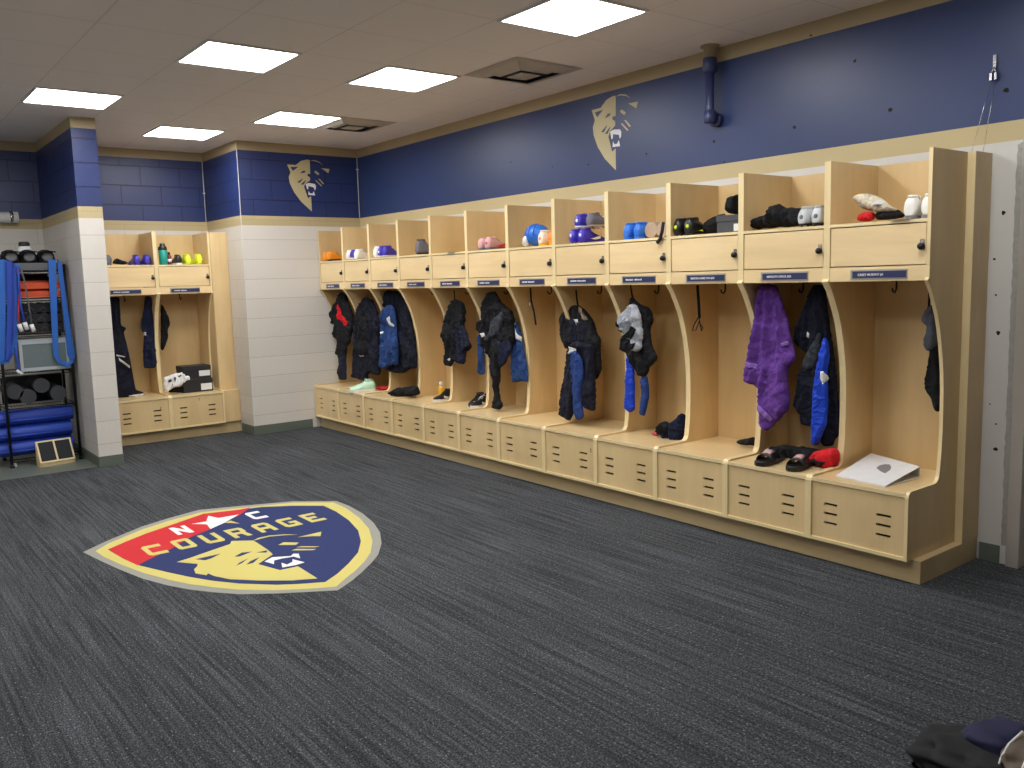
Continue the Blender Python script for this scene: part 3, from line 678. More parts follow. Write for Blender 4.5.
def sheet(mb, px, ax, val, th=.03, R=.020, fold=.024, hook=None, K=20, s=.014, bvh=None, seed=0, back=.6, plane_pts=None):
    """solid soft thing: an outline (photograph pixels on the plane ax=val) inflated to thickness th with folds fanning out from the hook"""
    P3 = plane_pts or [at(u, v, ax, val) for u, v in px]
    P = [((p.y if ax == 0 else p.x), p.z) for p in P3]
    # resample and soften boundary
    B = []
    n = len(P)
    for i in range(n):
        a = Vector(P[i]); c = Vector(P[(i+1) % n]); m = max(1, int((c-a).length/s))
        for k in range(m): B.append(a.lerp(c, k/m))
    for it in range(2 if not bvh else 0): B = [(B[i-1]+B[i]*2+B[(i+1) % len(B)])/4 for i in range(len(B))]
    if not bvh:
        am = .0035 if fold < .028 else .008
        B = [p+Vector((noise.noise(Vector((p.x*30, p.y*30, seed))), noise.noise(Vector((p.x*30, p.y*30, seed+9)))))*am for p in B]
    nb = len(B)
    def inside(q):
        c = False
        for i in range(nb):
            a, b_ = B[i], B[i-1]
            if (a.y > q.y) != (b_.y > q.y) and q.x < (b_.x-a.x)*(q.y-a.y)/(b_.y-a.y)+a.x: c = not c
        return c
    def dist(q):
        m = 9
        for i in range(nb):
            a, b_ = B[i-1], B[i]; ab = b_-a; l = ab.length_squared or 1e-9
            t = max(0, min(1, (q-a).dot(ab)/l)); m = min(m, (q-a-ab*t).length)
        return m
    x0 = min(p.x for p in B); x1 = max(p.x for p in B); z0 = min(p.y for p in B); z1 = max(p.y for p in B)
    I = []; r = random.Random(seed+3)
    z = z0; row = 0
    while z < z1:
        x = x0+(row % 2)*s/2
        while x < x1:
            q = Vector((x+r.uniform(-.1, .1)*s, z+r.uniform(-.1, .1)*s))
            if inside(q) and dist(q) > .45*s: I.append(q)
            x += s
        z += s*.87; row += 1
    pts = B+I
    out = delaunay_2d_cdt(pts, [(i, (i+1) % nb) for i in range(nb)], [], 1, 1e-6)
    vs, es, fs = out[0], out[1], out[2]
    be = {}
    for f in fs:
        for i in range(len(f)):
            e = tuple(sorted((f[i], f[(i+1) % len(f)]))); be[e] = be.get(e, 0)+1
    bv = {i for e, c in be.items() if c == 1 for i in e}
    hk = Vector(hook) if hook else Vector(((x0+x1)/2, z1+.25))
    if hook and len(hook) == 2 and hook[0] > 50:
        h3 = at(hook[0], hook[1], ax, val); hk = Vector(((h3.y if ax == 0 else h3.x), h3.z))
    def W3(q, d): return (val-d, q.x, q.y) if ax == 0 else (q.x, val-d, q.y)
    fr = {}; bk = {}
    for i, q in enumerate(vs):
        if i in bv:
            hb = bvh.ray_cast(Vector(W3(q, .5)), Vector((1, 0, 0) if ax == 0 else (0, 1, 0)), 1.0)[0] if bvh else None
            v = mb.bm.verts.new(W3(q, (val-(hb.x if ax == 0 else hb.y)+.005) if hb else 0)); fr[i] = bk[i] = v; continue
        if bvh:
            h = bvh.ray_cast(Vector(W3(q, .5)), Vector((1, 0, 0) if ax == 0 else (0, 1, 0)), 1.0)[0]
            dd_ = (val-(h.x if ax == 0 else h.y)) if h else 0
            fr[i] = mb.bm.verts.new(W3(q, dd_+.0065)); bk[i] = mb.bm.verts.new(W3(q, dd_-.002)); continue
        d = dist(q); pr = math.sqrt(max(0, 1-(1-min(d/R, 1))**2))
        dx, dz = q.x-hk.x, hk.y-q.y+.12
        ph = dx/max(.1, dz)*K+seed*1.7
        nz = noise.noise(Vector((q.x*7+seed*3.1, q.y*5, seed)))
        nz2 = noise.noise(Vector((q.x*22+seed, q.y*14, seed*2.3)))
        rdg = 1-abs(math.sin(ph+nz*2.2))**.7*1.6
        f = fold*(rdg*.75*min(1, max(0, (hk.y-q.y)/.25)+.35)+nz*.8+nz2*.6+.42*noise.noise(Vector((q.x*44+seed, q.y*34, seed*1.3))))
        fr[i] = mb.bm.verts.new(W3(q, (th+f)*pr)); bk[i] = mb.bm.verts.new(W3(q, -(th*back+f*.4)*pr))
    for f in fs:
        for D, o in ((fr, f), (bk, f[::-1])):
            try: q = mb.bm.faces.new([D[i] for i in o]); q.material_index = mb.mi; q.smooth = True
            except ValueError: pass
    return mb
def crop(ox, oy, k, L): return [(ox+x/k, oy+y/k) for x, y in L]
def soft(name, label, cat, px, ax, val, mat, pieces=(), group=None, **kw):
    """pieces: (part name, pixels, offset towards the viewer, thickness, material[, label])"""
    p0 = [at(u, v, ax, val) for u, v in px]
    lo = min(p0, key=lambda p: p.z); base_ = Vector((sum(p.x for p in p0)/len(p0), sum(p.y for p in p0)/len(p0), lo.z))
    if not pieces:
        mb = sheet(MB().m(mat), px, ax, val, **kw)
        return tag(mb.build(name, None, base_), label, cat, group)
    t = thing(name, label, cat, base_, 0, group)
    mb = sheet(MB().m(mat), px, ax, val, **kw); mb.bm.normal_update(); from mathutils.bvhtree import BVHTree; tree = BVHTree.FromBMesh(mb.bm); o = mb.build('body', None, base_); o.parent = t; o.location = (0, 0, 0)
    for i, pc in enumerate(pieces):
        nm, ppx, off, th, m = pc[:5]
        k2 = dict(kw); k2['seed'] = kw.get('seed', 0)+i+1; k2['th'] = th
        if th < .013: k2['bvh'] = tree; off = 0; k2['s'] = .008
        elif th < .026: k2['fold'] = k2.get('fold', .02)*.6
        o = sheet(MB().m(m), ppx, ax, val-off, **k2).build(nm, None, base_); o.parent = t; o.location = (0, 0, 0)
        if len(pc) > 5: o['label'] = pc[5]
    return t
c5 = lambda L: crop(730, 280, 4.517, L)       # locker 2 clothes crop
cA = lambda L: crop(540, 290, 5.486, L)
cB = lambda L: crop(430, 285, 5.908, L)
cC = lambda L: crop(320, 285, 6.68, L)

# --- locker 1
g = lambda L: crop(890, 270, 5.91, L)
soft('sweatshirt', 'grey and black training top hanging against the side of the nearest locker', 'clothing',
     g([(215, 205), (262, 205), (290, 380), (305, 600), (310, 800), (295, 845), (262, 835), (240, 760), (203, 700), (208, 640), (235, 480), (225, 440), (222, 330)]), 0, -.24, 'cloth_black',
     [('grey_hood', g([(232, 200), (262, 205), (275, 320), (285, 420), (262, 470), (215, 485), (198, 450), (200, 400), (215, 370), (222, 328), (180, 310), (195, 260)]), .02, .03, 'cloth_grey', 'grey bundled upper half')], th=.03, seed=1, hook=(935, 285))
p = at(929, 306, 0, -.235)
t = thing('hanging_loop', 'short black loop beside the end panel holding the grey and black top', 'strap', (p.x, p.y, p.z))
MB().m('cloth_black').tube([(0, 0, -.03), (0, 0, .05), (0, 0, 1.498-p.z)], .006, 8).build('webbing', t)
BN = [at(838, 477, 2, .462), at(885, 487, 2, .462), at(920.5, 476, 2, .462), at(872, 455, 2, .462)]
t = thing('ring_binder', 'white ring binder lying on the bench of the nearest locker', 'binder', (BN[0].x, BN[0].y, .4605))
def bquad(b, A, z0, z1, th):
    lo = [b.bm.verts.new((p.x, p.y, z)) for p, z in zip(A, z0)]; hi = [b.bm.verts.new((p.x, p.y, z+th)) for p, z in zip(A, z0)]
    for k in range(4):
        f = b.bm.faces.new((lo[k], lo[(k+1) % 4], hi[(k+1) % 4], hi[k])); f.material_index = b.mi
    for q in (hi, lo[::-1]):
        f = b.bm.faces.new(q); f.material_index = b.mi
# spine on the right, cover slopes down to the left
Lf, Lb = at(836, 476, 2, .463), at(870.5, 455.5, 2, .468); Rf, Rb = at(885, 487, 2, .463), at(919, 464, 2, .518)
Rb2 = at(919.5, 476.5, 2, .463)
spine_top = Vector((Rb2.x, Rb2.y, .515))
back_l = at(871, 454, 2, .512)
b = MB().m('binder_white'); A = [Lf, Rf, Rb2, Vector((back_l.x, back_l.y, 0))]; bquad(b, A, (.4608, .4608, .4608, .4608), None, .003)
under(b.build('back_cover'), t)
b = MB().m('binder_white'); bquad(b, A, (.465, .465, .514, .514), None, .003); under(b.build('front_cover'), t)
b = MB().m('binder_white'); P, Q = Rb2, Vector((back_l.x, back_l.y, 0)); n_ = (Q-P).cross(Vector((0, 0, 1))).normalized()*.003
bquad(b, [Vector((P.x, P.y, 0)), Q, Q+n_, Vector((P.x, P.y, 0))+n_], (.4608,)*4, None, .056); under(b.build('spine'), t)
b = MB().m('chrome'); mid = (Vector((P.x, P.y, 0))*.75+Vector((Rf.x, Rf.y, 0))*.25); dQ = (Q-Vector((P.x, P.y, 0)))
for f in (.12, .5, .88):
    c = mid+dQ*f; b.tube([(c.x+.016*math.cos(a), c.y+.016*math.sin(a)*.3, .482+.016*math.sin(a)) for a in [i*PI/6 for i in range(13)]], .0016, 6)
under(b.build('ring', ), t)
b = MB().m('binder_grey'); C4 = lambda u_, v_: (lambda p: p)(at(u_, v_, 2, .4935))
poly = [(p.x, p.y) for p in [at(u, v, 2, .4935) for u, v in crop(835, 445, 10.78, [(445, 255), (480, 240), (540, 236), (590, 242), (606, 262), (595, 280), (540, 300), (490, 282)])]]
def cover_z(x, y):
    e = Vector((x, y, 0)); a0 = Vector((Rf.x, Rf.y, 0)); a1 = Vector((Rb2.x, Rb2.y, 0)); d_ = (a1-a0); n2 = Vector((-(Rf-Lf).y, (Rf-Lf).x, 0)).normalized()
    f = (e-a0).dot(n2)/(a1-a0).dot(n2); return .468+.049*f
b.prism(poly, lambda p, s_: (p[0], p[1], cover_z(*p)+.0006*s_+.0002)); under(b.build('printed_crest'), t)
# cubby 1
g = lambda L: crop(820, 180, 6.983, L)
soft('goalkeeper_glove', 'pair of black gloves lying flat in the nearest cubby', 'gloves', g([(390, 285), (385, 230), (420, 215), (555, 205), (560, 220), (600, 240), (600, 262), (500, 275)]), 0, -.42, 'cloth_black', th=.05, R=.03, seed=4)
soft('goalkeeper_glove', 'bright red glove at the front of the nearest cubby', 'glove', g([(250, 292), (252, 262), (285, 232), (330, 222), (385, 228), (400, 255), (385, 278), (330, 290)]), 0, -.45, 'cloth_red', th=.045, R=.03, fold=.035, K=26, seed=5)
soft('goalkeeper_glove', 'cream and brown glove propped on top of the red glove', 'glove', g([(232, 132), (245, 112), (300, 96), (365, 98), (440, 132), (490, 172), (550, 210), (470, 225), (420, 232), (350, 212), (270, 195), (250, 160)]), 0, -.43, 'cloth_cream',
     [('brown_palm', g([(265, 165), (340, 178), (390, 190), (470, 185), (545, 210), (460, 226), (400, 220), (320, 205), (270, 192)]), .028, .02, 'cloth_tan', 'brown palm side'), ('cuff_strap', g([(385, 180), (430, 140), (462, 150), (455, 175), (400, 188)]), .05, .012, 'cloth_white')], th=.05, R=.035, fold=.034, K=24, seed=6)
for i, (u, l) in enumerate([(913, 'white boot with black laces in the nearest cubby, left of its pair'), (930.5, 'white boot half hidden by the end panel of the nearest locker')]):
    p = at(u, 220, 0, -.45)
    shoe(l, (-.49, p.y, ZS), .12, 'shoe_white', 'binder_grey', 'lace_black', L=.24, high=.022, studs=False, name='white_boot')
MBx = MB().m('plate_silver'); p = at(905, 218, 0, -.5); MBx.box((-.545, p.y-.045, ZS+.0005), (-.44, p.y+.055, ZS+.003)); tag(MBx.build('card', None, (p.x, p.y, ZS)), 'thin grey card sticking out over the front edge of the nearest cubby', 'card')
# --- locker 2
soft('bath_towel', 'purple towel hanging from its middle in the second locker', 'towel',
     c5([(130, 20), (212, 20), (235, 90), (262, 185), (300, 360), (262, 400), (262, 470), (272, 560), (268, 585), (215, 640), (165, 688), (130, 655), (128, 485), (62, 462), (70, 400), (100, 270), (118, 140)]), 0, -.40, 'cloth_purple',
     [('woven_band', c5([(80, 365), (132, 380), (132, 402), (75, 388)]), .030, .006, 'cloth_purple_band'), ('woven_band', c5([(128, 548), (205, 628), (188, 642), (128, 575)]), .030, .006, 'cloth_purple_band'), ('woven_band', c5([(242, 285), (270, 272), (276, 292), (246, 302)]), .022, .006, 'cloth_purple_band')], th=.032, R=.03, fold=.030, K=16, seed=2, hook=(768, 275))
soft('training_jacket', 'dark jacket hanging behind the bright blue sleeve in the second locker', 'clothing',
     c5([(375, 20), (432, 20), (440, 120), (470, 330), (495, 560), (498, 700), (470, 720), (472, 750), (415, 752), (412, 710), (370, 660), (318, 655), (315, 585), (285, 575), (315, 420), (350, 330), (290, 290), (300, 200), (350, 80)]), 0, -.33, 'cloth_deepnavy',
     [('grey_collar', c5([(318, 400), (322, 380), (395, 235), (415, 240), (405, 330), (385, 400), (340, 410)]), .030, .015, 'cloth_charcoal', 'dark grey folded panel'), ('white_mark', c5([(360, 232), (375, 240), (370, 262), (358, 255)]), .034, .004, 'cloth_white'),
      ('white_mark', c5([(338, 405), (385, 368), (393, 375), (352, 410)]), .045, .004, 'cloth_white')], th=.03, seed=8, hook=(815, 270))
soft('training_jacket', 'bright royal blue top hanging at the front of the second locker', 'clothing',
     c5([(420, 255), (440, 262), (452, 330), (440, 430), (445, 530), (440, 650), (425, 680), (400, 752), (362, 745), (370, 640), (372, 500), (392, 390), (410, 310)]), 0, -.40, 'cloth_royal',
     [('white_flash', c5([(420, 412), (432, 410), (448, 445), (430, 470), (418, 440)]), .028, .006, 'cloth_white')], th=.026, R=.02, seed=9, fold=.01, hook=(822, 320))
g = lambda L: crop(740, 430, 9.309, L)
soft('shorts', 'crumpled black shorts with a white mark behind the slides', 'clothing', g([(215, 205), (235, 180), (300, 150), (420, 135), (560, 155), (680, 165), (770, 185), (745, 290), (640, 290), (500, 275), (330, 245), (225, 230)]), 0, -.33, 'cloth_black',
     [('white_mark', g([(258, 175), (290, 160), (330, 190), (320, 202), (280, 188)]), .06, .006, 'cloth_white'), ('white_mark', g([(290, 210), (330, 205), (345, 225), (310, 228)]), .06, .006, 'cloth_white')], th=.06, R=.035, fold=.035, K=24, seed=10)
soft('headband', 'rolled red cloth at the right end of the second bench', 'clothing', g([(640, 275), (660, 225), (720, 195), (800, 175), (910, 165), (930, 220), (905, 335), (860, 360), (790, 350), (650, 305)]), 0, -.40, 'cloth_red',
     [('dark_opening', g([(690, 260), (735, 252), (780, 268), (850, 285), (820, 325), (770, 310), (730, 288), (700, 285)]), .055, .008, 'cloth_black')], th=.055, R=.035, fold=.03, K=20, seed=11)
def slide(label, x, y, rot, gname='black slides'):
    t = thing('slide_sandal', label, 'sandal', (x, y, ZBN), rot, gname)
    o_ = [(0, .012), (.01, .03), (.05, .038), (.12, .036), (.18, .044), (.22, .044), (.25, .034), (.265, .014)]
    poly = [(a, c) for a, c in o_]+[(a, -c) for a, c in o_[::-1]]
    MB().m('black_rubber').prism(poly, lambda p, s: (p[0], p[1]*(1+.04*s), .028*s)).build('sole', t, bevel=.003)
    def arch(b, x0, x1, r0, r1, th=.006, k0=0, k1=12):
        rr = []
        for k in range(k0, k1+1):
            a = PI*k/12; rr.append([(x0, -r0*math.cos(a)*.047/.05, .02+r0*1.05*math.sin(a)), (x1, -r1*math.cos(a), .02+r1*.85*math.sin(a)), (x1, -(r1+th)*math.cos(a), .02+(r1+th)*.85*math.sin(a)), (x0, -(r0+th)*math.cos(a), .02+(r0+th)*1.05*math.sin(a))])
        b.rings(rr)
    b = MB().m('black_rubber'); arch(b, .115, .205, .048, .046); b.build('strap', t)
    b = MB().m('shoe_pink'); arch(b, .13, .19, .0545, .052, .0015, 4, 8); b.build('pink_print', t)
p = at(757, 471, 2, ZBN); q = at(803, 473, 2, ZBN)
slide('left black slide sandal with pink print on the second bench', -.395, .915, PI+.12)
slide('right black slide sandal with pink print on the second bench', -.385, .725, PI+.16)
g = lambda L: crop(740, 170, 5.908, L)
soft('gear_bundle', 'heap of black clothing in the second cubby', 'clothing', g([(48, 355), (75, 330), (110, 275), (170, 265), (200, 235), (205, 205), (235, 195), (262, 225), (340, 225), (385, 232), (400, 260), (400, 325), (300, 335), (150, 345)]), 0, -.40, 'cloth_black', th=.08, R=.05, fold=.045, K=26, seed=12)
shelf_shoes(815.5, [('left silver boot with white laces in the second cubby', {}), ('right silver boot with white laces in the second cubby', {})], x=-.47, cm=.088, upper='shoe_silver', sole='shoe_black', lace='lace_white', accent='shoe_grey', high=.012)
# --- locker 3
shelf_shoes(689, [('left black and yellow boot in the third cubby', {}), ('right black and yellow boot in the third cubby', {})], x=-.48, cm=.095, upper='shoe_black', sole='shoe_black', lace='lace_black', accent='shoe_yellow', high=.01)
y0, y1 = at(717, 225, 0, -.48).y, 2*W+.015
t = thing('shoebox', 'dark grey shoebox with a white label in the third cubby', 'box', (-.33, (y0+y1)/2, ZS))
bx = MB().m('box_grey').box((-.48, y1, ZS), (-.20, y0, ZS+.075)).build('box', None); under(bx, t)
bx = MB().m('box_grey').box((-.484, y1-.001, ZS+.066), (-.196, y0+.003, ZS+.105)).build('lid', None, bevel=.002); under(bx, t)
bx = MB().m('label_white').box((-.4815, y1+.002, ZS+.008), (-.480, y1+.075, ZS+.050)).build('label', None); under(bx, t)
g = lambda L: crop(640, 180, 6.98, L)
soft('cap', 'black cap set on top of the grey shoebox', 'cap', g([(600, 225), (610, 165), (612, 120), (640, 108), (665, 118), (680, 92), (700, 95), (704, 240), (640, 240)]), 0, -.38, 'cloth_black', th=.06, R=.05, fold=.012, seed=14)
soft('shin_pad_bag', 'black drawstring bag slumped left of the grey shoebox', 'bag', g([(455, 375), (455, 295), (500, 260), (560, 238), (600, 230), (600, 300), (545, 372)]), 0, -.36, 'cloth_black', th=.07, R=.06, fold=.012, seed=15)
def strap(name, label, px, val, mat, w_=.010, end=None, mat2=None, cat='strap'):
    P = [at(u, v, 0, val) for u, v in px]
    t = thing(name, label, cat, P[-1])
    o = MB().m(mat).tube(P, w_, 8, True, .35).build('webbing', None); under(o, t)
    if end:
        Q = [at(u, v, 0, val-.008) for u, v in end]; under(MB().m(mat2 or 'black_metal').tube(Q, .0035, 8).build('clip', None), t)
    return t
strap('lanyard', 'short black lanyard with wire clip hanging in the third locker', [(697.5, 285), (698.5, 300), (699.5, 318)], -.355, 'cloth_black', .012, [(699, 316), (694, 325), (692.5, 331), (696, 330), (699, 322), (703, 328), (701.5, 331), (699, 318)], 'black_metal', 'lanyard')
g = lambda L: crop(640, 400, 4.876, L)
soft('shorts', 'small black cloth at the back right of the third bench', 'clothing', g([(462, 205), (475, 195), (520, 188), (560, 176), (565, 222), (520, 222), (480, 215)]), 0, -.24, 'cloth_black', th=.04, R=.03, seed=16)
# --- locker 4
soft('jersey', 'navy jersey crumpled on the bench of the fourth locker', 'clothing', g([(60, 175), (95, 150), (105, 108), (130, 100), (150, 125), (205, 60), (219, 62), (219, 192), (170, 196), (122, 190), (105, 168)]), 0, -.33, 'cloth_navy',
     [('black_fold', g([(95, 150), (105, 108), (130, 100), (150, 125), (150, 150), (130, 175), (100, 165)]), .02, .05, 'cloth_black'), ('pink_trim', g([(50, 165), (70, 150), (95, 148), (105, 165), (85, 176)]), .01, .02, 'cloth_pink', 'pink and red edge showing')], th=.06, R=.035, fold=.04, K=24, seed=17)
soft('shorts', 'black shorts with two blue legs hanging under the grey cap', 'clothing',
     cA([(500, 30), (545, 75), (600, 95), (628, 160), (605, 210), (612, 290), (648, 380), (600, 430), (590, 470), (565, 480), (530, 460), (500, 380), (480, 355), (445, 320), (455, 265), (500, 200)]), 0, -.40, 'cloth_black',
     [('royal_blue_leg', cA([(480, 345), (515, 365), (520, 460), (522, 660), (490, 675), (467, 655), (470, 500)]), .005, .022, 'cloth_royal', 'bright royal blue leg'), ('slate_blue_leg', cA([(555, 470), (592, 470), (602, 580), (575, 695), (543, 680), (556, 580)]), .0, .022, 'cloth_blue', 'darker blue leg')], th=.035, seed=18, hook=(634, 285))
soft('knit_cap', 'grey and white cap hanging on the black shorts in the fourth locker', 'cap',
     cA([(495, 75), (530, 80), (552, 130), (566, 260), (555, 330), (520, 340), (498, 315), (505, 285), (470, 260), (440, 205), (420, 185), (440, 150), (465, 110)]), 0, -.46, 'cloth_lightgrey',
     [('black_panel', cA([(470, 255), (500, 205), (530, 195), (545, 215), (525, 270), (490, 262)]), .032, .012, 'cloth_black'), ('black_opening', cA([(512, 292), (538, 290), (536, 322), (515, 322)]), .034, .006, 'cloth_black'), ('black_edge', cA([(420, 180), (445, 170), (470, 245), (455, 235)]), .02, .012, 'cloth_black')], th=.034, R=.025, fold=.032, K=24, seed=19, hook=(634, 285))
strap('hanging_loop', 'black loop holding up the black shorts in the fourth locker', [(630, 282), (632, 295), (636, 308)], -.36, 'cloth_black', .008)
P = at(634, 231, 0, -.47)
def roller(label, u0, u1, v0, v1, val, mat, endm, zb):
    a = at(u0, v1, 0, val); c = at(u1, v1, 0, val); r = (at(u0, v0, 0, val).z-at(u0, v1, 0, val).z)/2
    return a, c, r
ym = at(632.5, 235, 0, -.40).y
for i, (u, l) in enumerate([(630, 'left sky blue boot standing in the fourth cubby'), (640.5, 'right sky blue boot standing in the fourth cubby')]):
    p = at(u, 235, 0, -.46); shoe(l, (-.50, p.y, ZS), 0, 'shoe_skyblue', 'shoe_skyblue', 'lace_black', studs=False, high=.012, name='training_shoe')
for i, (u, l, h) in enumerate([(651.5, 'tan soled slide propped beside the blue boots', .054), (663, 'tan soled slide leaning against the right panel of the fourth cubby', .05)]):
    p = at(u, 236, 0, -.45)
    t = thing('slide_sandal', l, 'sandal', (p.x, p.y, ZS), 0, 'tan soled slides')
    f = lambda pt, s: (p.x+.03*s, p.y+pt[0], ZS+.001+pt[1])
    poly = [((h+.008)*math.cos(a)*.95, h+(h)*math.sin(a)) for a in [k*PI/10 for k in range(20)]]
    under(MB().m('sole_tan').prism(poly, lambda pt, s: (p.x-.006*s, p.y+pt[0]*.92, ZS+.001+pt[1]*.96+.002)).build('footbed', None), t)
    under(MB().m('sole_tan').prism(poly, lambda pt, s: (p.x+.20*s, p.y+pt[0], ZS+.001+pt[1])).build('sole', None), t)
strap('wrist_strap', 'black strap hanging over the front edge of the fourth cubby', [(663.5, 222), (662, 232), (660, 239), (657, 243)], -.545, 'cloth_black', .014, None, None)
# --- locker 5
strap('hanging_loop', 'black loop holding the dark backpack in the fifth locker', [(576, 290), (577, 300), (579, 312)], -.36, 'cloth_black', .009)
soft('backpack', 'dark backpack with white marks hanging in the fifth locker', 'backpack',
     cA([(165, 85), (215, 82), (250, 110), (295, 170), (310, 235), (330, 265), (335, 440), (315, 490), (300, 495), (270, 400), (230, 330), (180, 300), (150, 330), (125, 270), (118, 150), (140, 115)]), 0, -.36, 'cloth_black',
     [('front_pocket', cA([(150, 150), (220, 150), (270, 200), (260, 300), (200, 310), (165, 260)]), .03, .03, 'cloth_deepnavy'), ('white_mark', cA([(218, 160), (235, 158), (248, 190), (230, 190)]), .075, .004, 'cloth_white'), ('shoulder_strap', cA([(222, 92), (235, 95), (280, 160), (270, 165)]), .05, .008, 'cloth_tan', 'tan edged strap')], th=.05, R=.045, fold=.014, seed=20, hook=(578, 285))
soft('training_jacket', 'navy jacket with paler blue sleeve hanging to the bench of the fifth locker', 'clothing',
     cA([(160, 300), (200, 280), (290, 300), (300, 420), (305, 550), (305, 665), (265, 660), (240, 625), (200, 630), (182, 690), (165, 718), (108, 690), (108, 650), (130, 480), (150, 350)]), 0, -.43, 'cloth_deepnavy',
     [('blue_sleeve', cA([(170, 345), (200, 330), (235, 390), (240, 450), (232, 600), (243, 700), (205, 718), (190, 690), (180, 560), (165, 450)]), .028, .022, 'cloth_blue', 'paler blue sleeve'), ('white_flash', cA([(165, 345), (185, 320), (205, 335), (178, 350)]), .052, .004, 'cloth_white'), ('white_line', cA([(180, 308), (215, 330), (210, 338), (178, 318)]), .03, .004, 'cloth_white')], th=.03, seed=21, hook=(578, 290))
shelf_shoes(583, [('lower left violet boot of the stack in the fifth cubby', {}), ('lower right violet boot of the stack in the fifth cubby', {})], x=-.50, cm=.10, upper='shoe_blue', sole='shoe_blue', lace='lace_white', accent='lace_white')
yy = at(590, 226, 0, -.42).y
shoe('violet and white boot lying on top of the stack in the fifth cubby', (-.50, yy+.05, ZS+.104), .1, 'shoe_blue', 'lace_white', 'lace_white', accent='shoe_white')
shoe('greyish boot lying at the right on top of the stack in the fifth cubby', (-.49, yy-.055, ZS+.104), -.1, 'shoe_grey', 'sole_tan', 'lace_white')
# --- locker 6
strap('lanyard', 'thin black strap with buckle hanging in the sixth locker', [(530.5, 288), (531, 300), (534, 312), (536, 325)], -.36, 'cloth_black', .011, [(529, 300), (530, 308), (529, 312)], 'chrome', 'lanyard')
p = at(536, 236, 0, -.44)
t = thing('swim_cap', 'round sky blue cap with a white front panel in the sixth cubby', 'cap', (p.x+.02, p.y, ZS))
rr = []
for k in range(9):
    a = PI*k/8; rr.append((.098*math.sin(a)+.0004, -.10*math.cos(a)))
o = MB().m('shoe_skyblue').lathe([(r, h) for r, h in rr], (-.0, 0, .085), (0, 0, 1), 24).build('shell', t); o.scale = (1, 1.0, .85); o.location = (0, 0, .013)
for q in o.data.polygons: q.use_smooth = True
for s_ in (-1, 0, 1): MB().m('shoe_skyblue').tube([(.103*math.cos(a)*-1*math.cos(s_*.5), .103*math.sin(s_*.5)*abs(math.cos(a)), .085+.088*math.sin(a)) for a in [k*PI/10 for k in range(0, 6)]], .004, 6).build('seam', t)
b = MB().m('shoe_white').tube([(-.06, .055, .012), (-.085, .052, .03), (-.092, .046, .06), (-.085, .042, .08)], [.02, .026, .02, .008], 10); b.build('white_panel', t)
for u, l, dx in [(543, 'orange and cream shoe in front of the round blue cap', 0), (551, 'yellow orange shoe against the right panel of the sixth cubby', .02)]:
    p = at(u, 240, 0, -.47); shoe(l, (-.50+dx, p.y, ZS), 0, 'shoe_orange' if dx else 'cap_cream', 'amber', 'lace_black' if not dx else 'amber', accent='shoe_orange', studs=False, high=.02, name='training_shoe')
# --- locker 7
soft('training_jacket', 'dark jacket with a grey hood and one sleeve reaching the seventh bench', 'clothing',
     cB([(345, 40), (385, 35), (420, 100), (470, 140), (495, 190), (500, 300), (480, 400), (440, 470), (412, 492), (415, 560), (400, 600), (415, 680), (430, 700), (420, 738), (372, 730), (385, 680), (372, 560), (360, 440), (320, 370), (300, 300), (275, 240), (285, 215), (310, 200), (320, 110)]), 0, -.41, 'cloth_black',
     [('grey_hood', cB([(425, 150), (440, 170), (430, 240), (400, 300), (365, 320), (345, 340), (310, 320), (345, 300), (370, 210)]), .03, .025, 'cloth_charcoal', 'dark grey hood'), ('white_tag', cB([(325, 285), (335, 280), (342, 305), (330, 308)]), .04, .004, 'cloth_white'), ('navy_sleeve', cB([(400, 330), (470, 320), (485, 390), (440, 470), (412, 490), (405, 420)]), .02, .02, 'cloth_navy')], th=.035, seed=23, hook=(492, 288))
soft('tracksuit_trousers', 'narrow blue trouser leg hanging at the left of the seventh locker', 'clothing', cB([(283, 290), (305, 300), (320, 380), (325, 525), (300, 530), (278, 520), (285, 400)]), 0, -.37, 'cloth_midblue', th=.018, R=.02, seed=24)
soft('tracksuit_trousers', 'blue trousers with a white diagonal flash at the right of the seventh locker', 'clothing', cB([(500, 215), (520, 215), (545, 320), (575, 480), (580, 575), (545, 568), (485, 578), (490, 450), (495, 310)]), 0, -.37, 'cloth_midblue',
     [('white_flash', cB([(498, 245), (510, 245), (545, 310), (545, 332), (498, 285)]), .022, .004, 'cloth_white'), ('white_dot', cB([(502, 222), (515, 222), (515, 235), (502, 235)]), .02, .004, 'cloth_white')], th=.02, R=.02, seed=25, hook=(515, 295))
shelf_shoes(490, [('left pinkish grey running shoe in the seventh cubby', {}), ('right pinkish grey running shoe in the seventh cubby', {'accent': 'shoe_red'})], x=-.47, cm=.10, upper='shoe_pink', sole='shoe_grey', lace='lace_black', studs=False, name='running_shoe')
